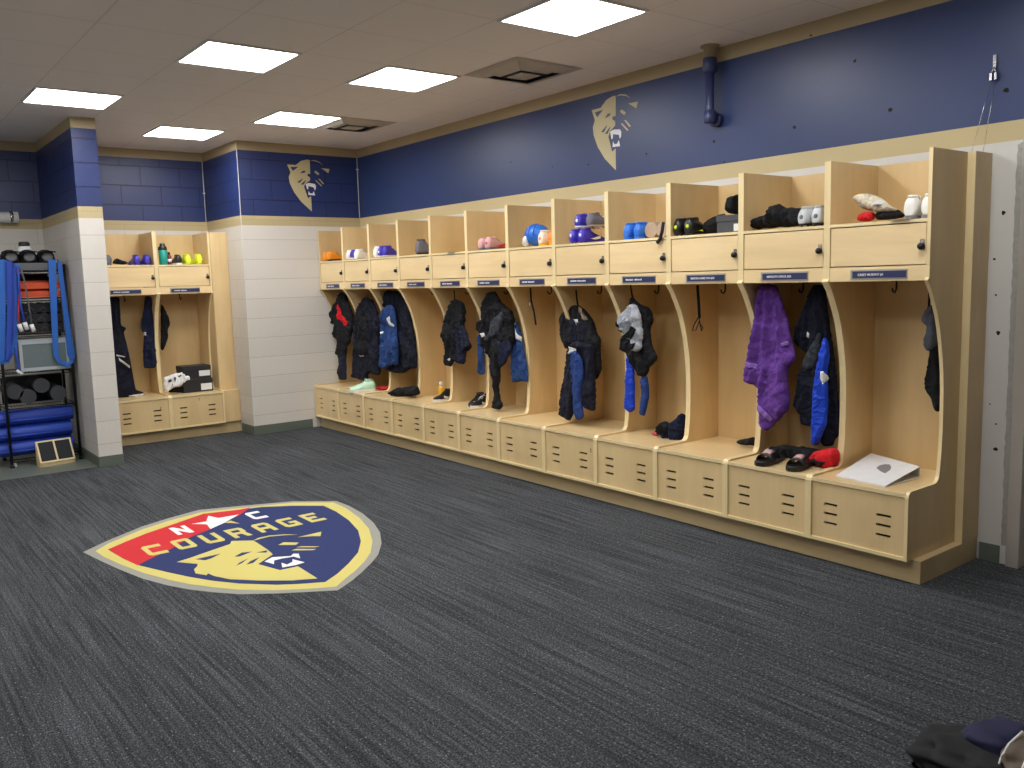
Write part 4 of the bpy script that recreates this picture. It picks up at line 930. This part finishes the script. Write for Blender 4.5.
# --- locker 8
strap('hanging_loop', 'black loop holding the black jacket in the eighth locker', [(454, 290), (454.5, 298), (455.5, 306)], -.36, 'cloth_black', .008)
soft('training_jacket', 'short black jacket with a small white mark hanging in the eighth locker', 'clothing',
     cB([(150, 80), (200, 105), (210, 160), (200, 240), (240, 360), (235, 385), (208, 400), (205, 470), (160, 462), (150, 440), (125, 485), (90, 470), (88, 400), (92, 320), (65, 300), (88, 270), (88, 210), (120, 130)]), 0, -.40, 'cloth_black',
     [('navy_side', cB([(160, 240), (200, 240), (238, 360), (208, 398), (205, 465), (165, 455)]), .012, .03, 'cloth_navy'), ('white_mark', cB([(112, 438), (130, 430), (140, 440), (120, 448)]), .036, .004, 'cloth_white')], th=.034, seed=26, hook=(454, 288))
p = at(467, 401, 2, ZBN)
shoe('black slipper lying at the back of the eighth bench', (-.20, 4.17, ZBN), PI+.5, 'shoe_black', 'shoe_black', 'lace_black', studs=False, L=.25, name='black_shoe')
shoe('black and white shoe in front of the other on the eighth bench', (-.24, 4.035, ZBN), PI+.35, 'shoe_black', 'shoe_white', 'lace_white', accent='shoe_white', studs=False, L=.25, name='black_shoe')
MBx = MB().m('plate_silver'); p = at(453, 253, 0, -.52); MBx.box((-.55, p.y-.05, ZS+.0005), (-.48, p.y+.06, ZS+.003)); tag(MBx.build('card', None, (p.x, p.y, ZS)), 'thin card lying on the lip of the empty eighth cubby', 'card')
# --- locker 9
p = at(441.5, 400, 0, -.30)
t = thing('spray_bottle', 'small amber bottle with a white cap on the ninth bench', 'bottle', (-.30, at(441.5, 395, 0, -.30).y, ZBN))
MB().m('amber').lathe([(.024, 0), (.027, .004), (.027, .10), (.02, .118)], n=18).build('body', t)
MB().m('binder_white').lathe([(.018, .117), (.018, .155), (.012, .160)], n=16).build('cap', t)
shoe('black and white shoe tipped against the panel beside the amber bottle', (-.24, at(449, 395, 0, -.30).y+.02, ZBN), PI+.2, 'shoe_black', 'shoe_white', 'lace_black', accent='shoe_white', studs=False, L=.25, name='black_shoe')
shelf_shoes(423, [('single dark grey boot in the ninth cubby', {})], x=-.44, upper='shoe_grey', sole='shoe_black', lace='lace_black', high=.05)
# --- locker 10
soft('training_jacket', 'black jacket hanging behind the blue one in the tenth locker', 'clothing',
     cC([(445, 35), (520, 40), (560, 80), (600, 160), (625, 330), (645, 470), (650, 555), (600, 560), (570, 585), (500, 590), (440, 570), (440, 300), (430, 120)]), 0, -.37, 'cloth_deepnavy', th=.03, seed=27, hook=(392, 285))
soft('sweatshirt', 'blue tracksuit top with white flashes hanging in the tenth locker', 'clothing',
     cC([(440, 140), (475, 130), (500, 160), (515, 300), (520, 420), (520, 540), (480, 530), (465, 540), (440, 560), (405, 550), (405, 450), (410, 250), (420, 180)]), 0, -.43, 'cloth_midblue',
     [('white_flash', cC([(470, 225), (480, 205), (485, 235), (508, 270), (500, 282), (475, 262)]), .034, .004, 'cloth_white'), ('white_flash', cC([(412, 315), (435, 308), (435, 322), (415, 332)]), .026, .004, 'cloth_white')], th=.028, seed=28, hook=(392, 285))
soft('shorts', 'folded black cloth on the tenth bench', 'clothing', cC([(485, 725), (490, 705), (520, 700), (510, 685), (560, 685), (640, 672), (655, 680), (655, 735), (590, 745), (520, 745)]), 0, -.46, 'cloth_black', th=.07, R=.035, fold=.04, K=24, seed=29)
shelf_shoes(385, [('left white boot in the tenth cubby', {}), ('blue and white boot in the middle of the tenth cubby', {'upper': 'shoe_blue', 'accent': 'shoe_white', 'lace': 'lace_black'}), ('blue boot at the right of the tenth cubby', {'upper': 'shoe_blue'})], x=-.47, cm=.092, upper='shoe_white', sole='shoe_white', lace='lace_black', high=.012)
# --- locker 11
soft('training_jacket', 'long dark navy jacket with a blue edge hanging in the eleventh locker', 'clothing',
     cC([(300, 80), (345, 95), (380, 160), (400, 280), (405, 450), (402, 600), (380, 605), (340, 580), (318, 600), (318, 655), (290, 640), (228, 620), (235, 470), (232, 260), (260, 150)]), 0, -.39, 'cloth_deepnavy',
     [('blue_edge', cC([(228, 225), (248, 215), (250, 300), (245, 420), (262, 450), (240, 475), (228, 470), (222, 350)]), .005, .016, 'cloth_blue'), ('black_sleeve', cC([(235, 230), (300, 150), (330, 200), (325, 330), (322, 470), (270, 475), (245, 420), (235, 350)]), .02, .03, 'cloth_black'), ('white_mark', cC([(275, 468), (305, 466), (308, 476), (280, 478)]), .052, .003, 'cloth_white')], th=.032, seed=30, hook=(363, 290))
shoe('pale mint and white running shoe on the eleventh bench, nearer one', (-.43, 5.74, ZBN), PI*.93, 'shoe_mint', 'shoe_white', 'lace_white', studs=False, name='running_shoe', high=.01)
shoe('pale mint and white running shoe on the eleventh bench, farther one', (-.38, 5.86, ZBN), PI*.97, 'shoe_mint', 'shoe_white', 'lace_black', studs=False, name='running_shoe', high=.01)
soft('wristband', 'small red cloth on the bench beside the mint shoes', 'clothing', cC([(375, 690), (390, 675), (430, 680), (450, 672), (458, 680), (455, 700), (400, 700)]), 0, -.36, 'cloth_red', th=.04, R=.03, seed=31)
shelf_shoes(357, [('white boot at the left of the eleventh cubby', {'upper': 'shoe_white'}), ('violet boot in the middle of the eleventh cubby', {}), ('white toed boot at the right of the eleventh cubby', {'upper': 'shoe_white'})], x=-.47, cm=.092, upper='shoe_blue', sole='shoe_white', lace='lace_black')
# --- locker 12
soft('training_jacket', 'dark jacket with a red stripe and one long sleeve in the farthest locker', 'clothing',
     cC([(140, 45), (165, 60), (200, 150), (222, 220), (215, 300), (200, 380), (175, 430), (172, 520), (175, 635), (138, 635), (135, 480), (115, 470), (118, 380), (85, 330), (100, 260), (60, 265), (50, 240), (60, 195), (100, 150), (120, 90)]), 0, -.40, 'cloth_black',
     [('red_stripe', cC([(135, 130), (152, 130), (165, 200), (205, 245), (200, 280), (185, 285), (160, 240), (138, 225)]), .034, .005, 'cloth_red'), ('navy_leg', cC([(138, 480), (170, 470), (175, 632), (140, 634)]), .01, .02, 'cloth_navy')], th=.032, seed=32, hook=(341, 288))
shelf_shoes(331, [('left orange boot in the farthest cubby', {}), ('right orange boot in the farthest cubby', {'sole': 'shoe_black'})], x=-.47, cm=.10, upper='shoe_orange', sole='shoe_orange', lace='lace_black')

# --- alcove lockers (they face -y)
g = lambda L: crop(100, 290, 6.4, L)
YH = YS2-.33
soft('tracksuit_trousers', 'dark navy trousers with a white diagonal stripe hanging to the alcove bench', 'clothing',
     g([(50, 45), (125, 45), (135, 230), (170, 240), (172, 250), (150, 265), (185, 400), (230, 640), (285, 655), (282, 685), (70, 690)]), 1, YH, 'cloth_deepnavy',
     [('white_stripe', g([(113, 430), (185, 485), (185, 500), (120, 452)]), .034, .003, 'cloth_white'), ('white_letters', g([(100, 412), (150, 422), (150, 430), (102, 422)]), .034, .003, 'cloth_white'), ('white_hem', g([(175, 672), (280, 660), (280, 672), (180, 684)]), .034, .003, 'cloth_white')], th=.03, seed=40, hook=(116, 285))
soft('training_jacket', 'navy top hanging at the right of the left alcove locker', 'clothing',
     g([(288, 40), (330, 40), (345, 180), (362, 400), (370, 480), (350, 500), (280, 500), (275, 400), (282, 290), (262, 250), (262, 210), (280, 120)]), 1, YH, 'cloth_navy',
     [('white_dot', g([(275, 268), (290, 268), (292, 290), (280, 292)]), .034, .003, 'cloth_white')], th=.03, seed=41, hook=(148, 285))
soft('training_jacket', 'small black jacket hanging beside the middle panel of the alcove lockers', 'clothing',
     g([(388, 88), (405, 95), (415, 125), (440, 170), (450, 225), (432, 250), (438, 300), (425, 340), (405, 390), (388, 385)]), 1, YH+.05, 'cloth_black', th=.03, R=.025, seed=42, hook=(160, 295))
g = lambda L: crop(160, 370, 17.07, L)
soft('black_bag', 'flat black bag under the white printed paper on the alcove bench', 'bag', g([(130, 385), (200, 290), (330, 260), (520, 180), (560, 240), (560, 350), (400, 380)]), 1, 7.22, 'cloth_black', th=.06, R=.05, fold=.01, seed=43)
soft('printed_bag', 'crumpled white plastic bag with dark print on the alcove bench', 'bag', g([(45, 130), (230, 70), (400, 30), (420, 75), (500, 90), (525, 165), (420, 210), (330, 300), (290, 285), (180, 335), (120, 380), (60, 370), (50, 250)]), 1, 7.16, 'paper',
     [('dark_print', g([(110, 180), (170, 150), (180, 185), (140, 215)]), .036, .003, 'ink'), ('dark_print', g([(220, 150), (240, 110), (270, 130), (250, 190)]), .036, .003, 'ink'), ('dark_print', g([(290, 100), (350, 75), (360, 95), (300, 120)]), .036, .003, 'ink'), ('dark_print', g([(180, 235), (210, 225), (205, 250), (185, 255)]), .036, .003, 'ink')], th=.035, R=.03, fold=.03, K=22, seed=44)
pa = at(184.5, 391, 1, 7.13); pb = at(213.5, 390, 1, 7.13)
for i, (z, w_, l) in enumerate([(0, pb.x-pa.x, 'lower of the two black shoeboxes on the alcove bench'), (.139, pb.x-pa.x-.012, 'upper of the two black shoeboxes on the alcove bench')]):
    t = thing('shoebox', l, 'box', (pa.x+w_/2, 7.24, ZBN+z), 0, 'black shoeboxes')
    MB().m('box_black').box((-w_/2, -.10, 0), (w_/2, .12, .10)).build('box', t)
    MB().m('box_black').box((-w_/2-.003, -.104, .092), (w_/2+.003, .124, .138)).build('lid', t, bevel=.002)
    MB().m('label_white').box((w_/2-.125, -.1055, .018+.01*i), (w_/2-.012, -.1002, .085)).build('label', t)
# alcove shelf things (shelf at y about 7.17 and back)
YF = YS2-.50
def ax_(u, v=255): return at(u, v, 1, YF+.03).x
t = thing('shaker_bottle', 'teal shaker bottle with a black lid in the right alcove cubby', 'bottle', (ax_(163.8), YF+.06, ZS))
MB().m('teal').lathe([(.036, 0), (.040, .006), (.043, .15), (.040, .152)], n=22).build('body', t)
MB().m('black_rubber').lathe([(.043, .150), (.045, .155), (.040, .185), (.026, .195), (.026, .215), (.02, .22)], n=22).build('lid', t)
t = thing('small_bottle', 'small maroon bottle beside the teal shaker', 'bottle', (ax_(171), YF+.10, ZS))
MB().m('maroon').lathe([(.022, 0), (.024, .004), (.024, .09), (.012, .11)], n=16).build('body', t); MB().m('binder_white').lathe([(.0245, .03), (.0245, .06)], n=16).build('label_band', t); MB().m('black_rubber').lathe([(.014, .108), (.014, .132)], n=12).build('cap', t)
def sh2(u, label, dx=0, **kw): shoe(label, (ax_(u)+dx, YF+.03, ZS), PI/2+kw.pop('dr', 0), **kw)
sh2(188, 'left neon yellow boot in the right alcove cubby', upper='shoe_yellow', sole='shoe_yellow', lace='lace_white', high=.01)
sh2(199.5, 'right neon yellow boot in the right alcove cubby', upper='shoe_yellow', sole='shoe_yellow', lace='lace_white', high=.01)
sh2(179, 'black sandal with a white edge between the bottles and the yellow boots', upper='shoe_black', sole='shoe_white', lace='lace_white', studs=False, name='black_shoe')
sh2(137, 'left violet boot in the left alcove cubby', upper='shoe_blue', sole='shoe_blue', lace='lace_white')
sh2(147.5, 'right violet boot in the left alcove cubby', upper='shoe_blue', sole='shoe_blue', lace='lace_white')
sh2(108.5, 'grey boot beside the white partition in the left alcove cubby', upper='shoe_grey', sole='shoe_grey', lace='lace_black')
g = lambda L: crop(100, 220, 8.533, L)
soft('shorts', 'black cloth hanging slightly over the lip of the left alcove cubby', 'clothing', g([(100, 372), (125, 330), (150, 325), (190, 345), (240, 355), (240, 375), (190, 382)]), 1, YF+.03, 'cloth_black', th=.06, R=.03, seed=45)

# ------------------------------------------------------------------ storage rack in the left alcove
RX0, RX1, RY0, RY1 = -3.60, -3.04, 6.66, 7.12
rack = thing('storage_rack', 'black wire storage rack in the alcove left of the white partition', 'rack', ((RX0+RX1)/2, (RY0+RY1)/2, .004))
for x in (RX0, RX1):
    for y in (RY0, RY1):
        b = MB().m('black_metal').tube([(x, y, .03), (x, y, 1.80)], .0125, 10).lathe([(.02, 0), (.02, .012), (.0125, .03)], (x, y, .004), (0, 0, 1), 12)
        under(b.build('post'), rack)
ZR = [.075, .53, .845, 1.19, 1.50, 1.745]
for z in ZR:
    b = MB().m('black_metal')
    for y in (RY0, RY1): b.tube([(RX0, y, z), (RX1, y, z)], .005, 6).tube([(RX0, y, z-.025), (RX1, y, z-.025)], .004, 6)
    for x in (RX0, RX1): b.tube([(x, RY0, z), (x, RY1, z)], .005, 6).tube([(x, RY0, z-.025), (x, RY1, z-.025)], .004, 6)
    for k in range(1, 22):
        x = RX0+(RX1-RX0)*k/22; b.tube([(x, RY0, z+.004), (x, RY1, z+.004)], .0022, 5)
    under(b.build('wire_shelf'), rack)
b = MB().m('shelf_grey').box((RX0+.015, RY0-.004, 1.752), (RX1-.015, RY1, 1.815)); under(b.build('top_tray'), rack)
for i, (u, l) in enumerate([(9, 'leftmost dark cap on top of the storage rack'), (27, 'middle dark cap on top of the storage rack'), (45, 'rightmost dark cap on top of the storage rack')]):
    p = at(u, 252, 1, RY0+.10)
    t = thing('cap', l, 'cap', (p.x+.0, RY0+.10, 1.816), 0, 'dark caps on the rack')
    w2 = .075
    b = MB().m('cloth_black'); b.rings([[(w2*s*math.cos(2*PI*k/16), .09*s*math.sin(2*PI*k/16), z) for k in range(16)] for s, z in ((1, 0), (1.02, .03), (.95, .075), (.7, .105), (.3, .118))]); b.build('crown', t)
    b = MB().m('shelf_grey'); b.rings([[(w2*.62*s*math.cos(2*PI*k/14), -.092-.006*z_, .05+.04*s*math.sin(2*PI*k/14)) for k in range(14)] for s, z_ in ((1, 0), (1, 1), (.75, 2))]); b.build('front_disc', t)
    b = MB().m('cloth_black'); b.prism([(-w2, 0), (w2, 0), (w2*.8, -.05), (0, -.065), (-w2*.8, -.05)], lambda p, s: (p[0], p[1]-.085, .10+.006*s-.25*abs(p[0])*.5)); b.build('peak', t)
p = at(24, 240, 1, RY0+.28)
t = thing('white_jar', 'small white jar with dark print standing at the back of the rack top', 'jar', (p.x, RY0+.3, 1.816))
MB().m('label_white').lathe([(.05, 0), (.055, .01), (.055, .14), (.04, .16)], n=20).build('body', t); MB().m('box_black').lathe([(.042, .158), (.046, .165), (.046, .19), (.03, .20)], n=20).build('lid', t)
# stacked orange hurdles, grey bin of trays, clear bin, rollers, mats
for i, l in enumerate(['upper stack of orange agility cones on the rack', 'lower stack of orange agility cones on the rack']):
    z = ZR[4]+.012+(.075 if i == 0 else 0)
    t = tag(MB().m('cone_orange').box((-.225, -.02, 0), (.225, .25, .052)).rings([[(s*.09*math.cos(2*PI*k/20)*2.0, .11+s*.09*math.sin(2*PI*k/20), z_) for k in range(20)] for s, z_ in ((1.05, .052), (.95, .058), (.9, .064), (.85, .072))]).build('cone_stack', None, (0, 0, 0)), l, 'cones', 'orange cone stacks'); t.location = (-3.30, RY0+.06, z)
b = MB().m('foam_black')
for r in range(3):
    t = thing('roller_tray', ['lowest ribbed black block on the middle rack shelf', 'middle ribbed black block on the middle rack shelf', 'topmost ribbed black block on the middle rack shelf'][r], 'foam block', (-3.30, RY0+.06, ZR[3]+.010+r*.088), 0, 'ribbed black blocks')
    pts = []
    for k in range(25):
        x = -.225+.45*k/24; pts.append((x, .078+.008*math.cos(k*PI/2)))
    poly = [(-.225, 0)]+[(.225, 0)]+pts[::-1]
    MB().m('foam_black').prism(poly, lambda p, s: (p[0], .30*s, p[1])).build('block', t)
    b = MB().m('foam_end')
    for k in range(4):
        cx_ = -.15+.10*k+(.0 if r % 2 else .02)
        b.prism([(cx_-.035, .02), (cx_, .055), (cx_+.035, .02), (cx_+.022, .016), (cx_, .04), (cx_-.022, .016)], lambda p, s: (p[0], -.006*s, p[1]))
    b.build('ridges', t)
t = thing('storage_bin', 'clear plastic storage bin with a white rim on the rack', 'storage bin', (-3.26, RY0+.0, ZR[2]+.010))
bw, bh, bd = .20, .27, .36
MB().m('bin_clear').box((-bw, 0, 0), (bw, .004, .03)).box((-bw, 0, bh-.03), (bw, .004, bh)).box((-bw, 0, .03), (-bw+.025, .004, bh-.03)).box((bw-.025, 0, .03), (bw, .004, bh-.03)).build('front_rim', t)
MB().m('bin_inside').box((-bw+.003, .006, .002), (bw-.003, bd, bh-.004)).build('box', t, bevel=.008)
MB().m('bin_clear').box((-bw-.008, -.004, bh), (bw+.008, bd+.004, bh+.014)).build('lid', t, bevel=.003)
rl = [(15, 392, 'left grey foam roller on the lower rack shelf'), (28, 396.5, 'second foam roller, sunk lowest on the lower rack shelf'), (41.5, 385.5, 'foam roller stacked highest on the lower rack shelf'), (58.5, 393, 'rightmost foam roller on the lower rack shelf')]
for u, v, l in rl:
    p = at(u, v, 1, RY0+.03); r = .068
    zc = max(p.z, ZR[1]+.012+r) if v > 390 else p.z
    t = thing('foam_roller', l, 'foam roller', (p.x, RY0+.03, zc), 0, 'foam rollers on the rack')
    MB().m('foam_black').lathe([(r, 0), (r, .40)], (0, 0, 0), (0, 1, 0), 28).build('tube', t)
    MB().m('foam_end').lathe([(r*.98, -.004), (r*.98, .001)], (0, 0, 0), (0, 1, 0), 28).build('end_face', t)
for i, l in enumerate(['top rolled blue exercise mat on the bottom of the rack', 'middle rolled blue exercise mat on the bottom of the rack', 'lowest rolled blue exercise mat on the bottom of the rack']):
    z = .455-.14*i-.008
    x0, x1 = RX0-.22, RX1-.02-(.02 if i else 0)
    r = .07
    z = .092+r+(2-i)*.138
    t = thing('exercise_mat', l, 'exercise mat', ((x0+x1)/2, RY0+.125, z), 0, 'rolled blue mats')
    hw = (x1-x0)/2
    rr = [[(x, r*1.35*math.cos(2*PI*k/24), r*math.sin(2*PI*k/24)) for k in range(24)] for x in (-hw, -hw+.01, hw-.01, hw)]
    rr[0] = [(x, y*.94, z_*.94) for x, y, z_ in rr[0]]; rr[3] = [(x, y*.94, z_*.94) for x, y, z_ in rr[3]]
    MB().m('mat_blue').rings(rr).build('roll', t); MB().m('mat_blue').tube([(-hw+.01, -r*1.30, -.02), (hw-.01, -r*1.30, -.02)], .008, 8).build('outer_edge', t)
t = tag(sheet(MB().m('foam_black'), None, 1, RY0+.33, th=.07, R=.05, fold=.006, seed=61, plane_pts=[Vector((x, 0, z)) for x, z in ((-3.52, 1.515), (-3.10, 1.515), (-3.09, 1.62), (-3.12, 1.725), (-3.30, 1.735), (-3.50, 1.725), (-3.53, 1.62))]).build('mesh_bag', None, (-3.3, RY0+.33, 1.515)), 'black mesh bag behind the orange cones on the upper rack shelf', 'bag')
t = tag(MB().m('foam_black').box((-3.575, RY0+.40, ZR[1]+.01), (-3.065, RY0+.44, ZR[1]+.25)).build('foam_sheet', None, (-3.3, RY0+.42, ZR[1]), bevel=.004), 'black foam panel standing behind the foam rollers on the rack', 'foam panel')
# resistance bands: flat loops of rubber
def band(label, px, wd, mat='band_blue', yv=RY0-.03, th=.005, group='blue resistance bands', name='resistance_band', cat='resistance band', tagm=None):
    P = [at(u, v, 1, yv) for u, v in px]
    n = len(P); b = MB().m(mat); rings = []
    for i, p in enumerate(P):
        d = (P[(i+1) % n]-P[i-1]); d = Vector((d.x, 0, d.z)).normalized(); nn = Vector((-d.z, 0, d.x))*th/2
        off = .02*math.sin(i*2*PI/n)
        rings.append([p+nn+Vector((0, -wd/2+off, 0)), p-nn+Vector((0, -wd/2+off, 0)), p-nn+Vector((0, wd/2+off, 0)), p+nn+Vector((0, wd/2+off, 0))])
    R = [[b.bm.verts.new(q) for q in r] for r in rings]
    for i in range(n):
        a, c = R[i], R[(i+1) % n]
        for k in range(4):
            f = b.bm.faces.new((a[k], a[(k+1) % 4], c[(k+1) % 4], c[k])); f.smooth = True
    o = b.build(name, None, (P[0].x, yv, P[0].z)); return tag(o, label, cat, group)
def flatband(label, outl, yv, mat, group=None, th=.006, extra=()):
    """band seen broadside: left and right runs hanging down from a post"""
    P = [at(u, v, 1, yv) for u, v in outl]; c = P[0]
    b = MB().m(mat).prism([(p.x, p.z) for p in P], lambda p, s: (p[0], yv-th*s, p[1]))
    o = b.build('resistance_band', None, (c.x, yv, c.z)); return tag(o, label, 'resistance band', group)
g = lambda L: crop(0, 230, 5.12, L)
def loop_band(label, left, right, bottom, yv, mat, th=.012):
    t = thing('resistance_band', label, 'resistance band', at(left[0][0], left[0][1], 1, yv), 0, 'blue resistance bands')
    for nm, pl, off in (('front_run', left, 0), ('back_run', right, -.02), ('bottom_fold', bottom, -.008)):
        P = [at(u, v, 1, yv-off) for u, v in pl]
        o = MB().m(mat).prism([(p.x, p.z) for p in P], lambda p, s: (p[0], yv-off-th*s, p[1])).build(nm, None, bevel=.003); under(o, t)
loop_band('wide blue band looped over the right post of the rack', g([(245, 155), (285, 150), (300, 660), (330, 690), (300, 685), (272, 640), (258, 400)]), g([(290, 150), (315, 165), (345, 400), (385, 650), (372, 680), (345, 640), (322, 420)]), g([(290, 640), (318, 672), (350, 678), (375, 655), (380, 672), (350, 702), (312, 695)]), RY0-.035, 'band_blue')
loop_band('wide blue band looped at the far left edge of the rack', g([(-60, 170), (15, 150), (40, 160), (30, 400), (28, 670), (0, 680), (-30, 680)]), g([(60, 165), (100, 180), (100, 420), (85, 600), (45, 665), (55, 500)]), g([(0, 640), (30, 660), (70, 600), (88, 598), (45, 680), (0, 690)]), RY0-.035, 'band_blue')
loop_band('narrow blue band hanging at the middle of the left rack post', g([(30, 160), (62, 160), (60, 520), (45, 665), (28, 668), (35, 400)]), g([(62, 165), (75, 170), (75, 540), (60, 600)]), g([(28, 655), (45, 640), (62, 610), (60, 640), (40, 672)]), RY0-.065, 'mat_blue')
for k, (l, px) in enumerate([('thin blue tubing with white handle tag hanging left on the rack', [(95, 190), (97, 300), (105, 380), (130, 490)]), ('thin blue cord with white tag hanging right of the other cord', [(108, 200), (125, 260), (150, 400), (165, 500)]), ('thin red cord ending by the bin on the rack', [(90, 200), (100, 300), (92, 420), (102, 500)])]):
    P = [at(u, v, 1, RY0-.05) for u, v in g(px)]
    t = thing('exercise_tube', l, 'exercise tube', P[-1], 0, 'thin exercise tubes')
    under(MB().m(['mat_blue', 'shelf_grey', 'band_red'][k]).tube(P, [.010, .007, .006][k], 8).build('tube'), t)
    e = P[-1]; under(MB().m('tag_white').tube([(e.x-.005, e.y, e.z+.03), (e.x+.012, e.y, e.z-.035)], .018, 8).build('handle'), t)
P = [at(u, v, 1, RY0-.045) for u, v in g([(80, 600), (85, 660), (98, 710), (100, 735)])]
t = thing('exercise_tube', 'lowest blue tube with a white handle hanging below the bin', 'exercise tube', P[-1], 0, 'thin exercise tubes')
under(MB().m('mat_blue').tube(P, .010, 8).build('tube'), t); e = P[-1]; under(MB().m('tag_white').tube([(e.x-.02, e.y, e.z+.03), (e.x+.02, e.y, e.z-.01)], .016, 8).build('handle'), t)
# slant board leaning by the rack
b0, b1, b2, b3 = at(40.5, 467.5, 2, .004), at(75.5, 462, 2, .004), at(70, 439.5, 1, 6.80), at(36.5, 443.5, 1, 6.80)
t = thing('slant_board', 'small wooden slant board with two black grip panels on the alcove floor', 'slant board', (b0.x, b0.y, .004))
e1 = (Vector((b1.x, b1.y, 0))-Vector((b0.x, b0.y, 0))); wdt = e1.length; e1.normalize(); e2 = Vector((-e1.y, e1.x, 0)); rise = .185; run = .10
O = Vector((b0.x, b0.y, .004))
Mx = Matrix((( *e1, 0), (*(e2*run+Vector((0, 0, rise))).normalized(), 0), (*e1.cross((e2*run+Vector((0, 0, rise))).normalized()), 0), (0, 0, 0, 1))).transposed(); Mx.translation = O+Vector((0, 0, .03)); ln = math.hypot(run, rise)
under(MB().m('board_wood').box((0, 0, 0), (wdt, ln, .014), Mx).build('board'), t)
for x0, x1 in ((.015, wdt/2-.008), (wdt/2+.008, wdt-.015)): under(MB().m('grip_black').box((x0, .015, .0135), (x1, ln-.015, .0155), Mx).build('grip_panel'), t)
b = MB().m('board_wood')
for s0 in (0, wdt-.015):
    b.prism([(0, 0), (run, 0), (run, rise+.026), (0, .028)], lambda p, s, s0=s0: O+e1*(s0+.015*s)+e2*p[0]+Vector((0, 0, p[1])))
b.prism([(0, 0), (wdt, 0), (wdt, .030), (0, .030)], lambda p, s: O+e1*p[0]+e2*(.0+.012*s)+Vector((0, 0, p[1])))
under(b.build('frame'), t)
p = at(14.5, 467, 2, .004); tag(MB().m('tag_white').lathe([(.02, 0), (.024, .004), (.022, .035), (.01, .04)], (p.x, p.y, .004), (0, 0, 1), 14).build('cap', None, (p.x, p.y, .004)), 'tiny white cap lying on the concrete before the rack', 'cap')
# white lagged pipe at the top of the left alcove wall
b = thing('wall_light_fitting', 'white tubular fitting on the blue wall at the far left edge', 'wall fitting', (-3.45, YW-.07, 2.285))
MB().m('trim_white').lathe([(.045, -.5), (.055, -.49), (.055, .23), (.052, .235)], (0, 0, 0), (1, 0, 0), 20).build('tube', b)
MB().m('chrome').lathe([(.058, .16), (.058, .19)], (0, 0, 0), (1, 0, 0), 20).build('clamp_ring', b)
MB().m('vent_white').box((.05, .02, -.03), (.12, .068, .03)).build('bracket', b)

# ------------------------------------------------------------------ bags on the carpet, bottom right
def blob(mb, c, r, seed, amp=.12, n=5, flat=True, sc=6):
    bm = bmesh.new(); bmesh.ops.create_icosphere(bm, subdivisions=n, radius=1)
    vm = {}
    for v in bm.verts:
        d = v.co.normalized(); k = 1+amp*noise.noise(d*2.1+Vector((seed, 0, 0)))+amp*.5*noise.noise(d*sc+Vector((0, seed, 0)))
        q = Vector((math.copysign(abs(d.x)**.8, d.x)*r[0]*k, math.copysign(abs(d.y)**.8, d.y)*r[1]*k, math.copysign(abs(d.z)**.8, d.z)*r[2]*k))+Vector(c)
        if flat: q.z = max(q.z, .001)
        vm[v] = mb.bm.verts.new(q)
    for f in bm.faces:
        g_ = mb.bm.faces.new([vm[v] for v in f.verts]); g_.smooth = True; g_.material_index = mb.mi
    bm.free(); return mb
t = thing('duffel_bag', 'black and navy bag with white piping on the carpet at the bottom right corner', 'bag', (-1.98, -1.02, 0))
under(blob(MB().m('bag_black'), (-2.06, -.92, .02), (.15, .15, .065), 3, .30, 5, True, 3.2).build('body'), t)
under(blob(MB().m('bag_navy'), (-1.95, -.985, .05), (.12, .11, .075), 5, .22, 5, True, 3).build('navy_pocket'), t)
under(blob(MB().m('bag_tan'), (-1.99, -1.12, .06), (.15, .10, .085), 8, .2, 5, True, 3).build('brown_lining'), t)
under(MB().m('tag_white').tube([(-2.11, -1.03, .03), (-2.09, -1.035, .09), (-2.05, -1.04, .125), (-1.98, -1.05, .145)], .004, 6).build('white_piping'), t)
under(MB().m('tag_white').tube([(-2.15, -1.10, .03), (-2.13, -1.105, .09), (-2.10, -1.11, .13)], .004, 6).build('white_piping'), t)
tag(blob(MB().m('bag_black'), (-1.59, -1.00, .09), (.09, .09, .11), 12, .1, 5, True, 3).build('backpack', None, (-1.63, -.98, 0)), 'dark bag at the right edge of the photo beyond the duffel', 'bag')
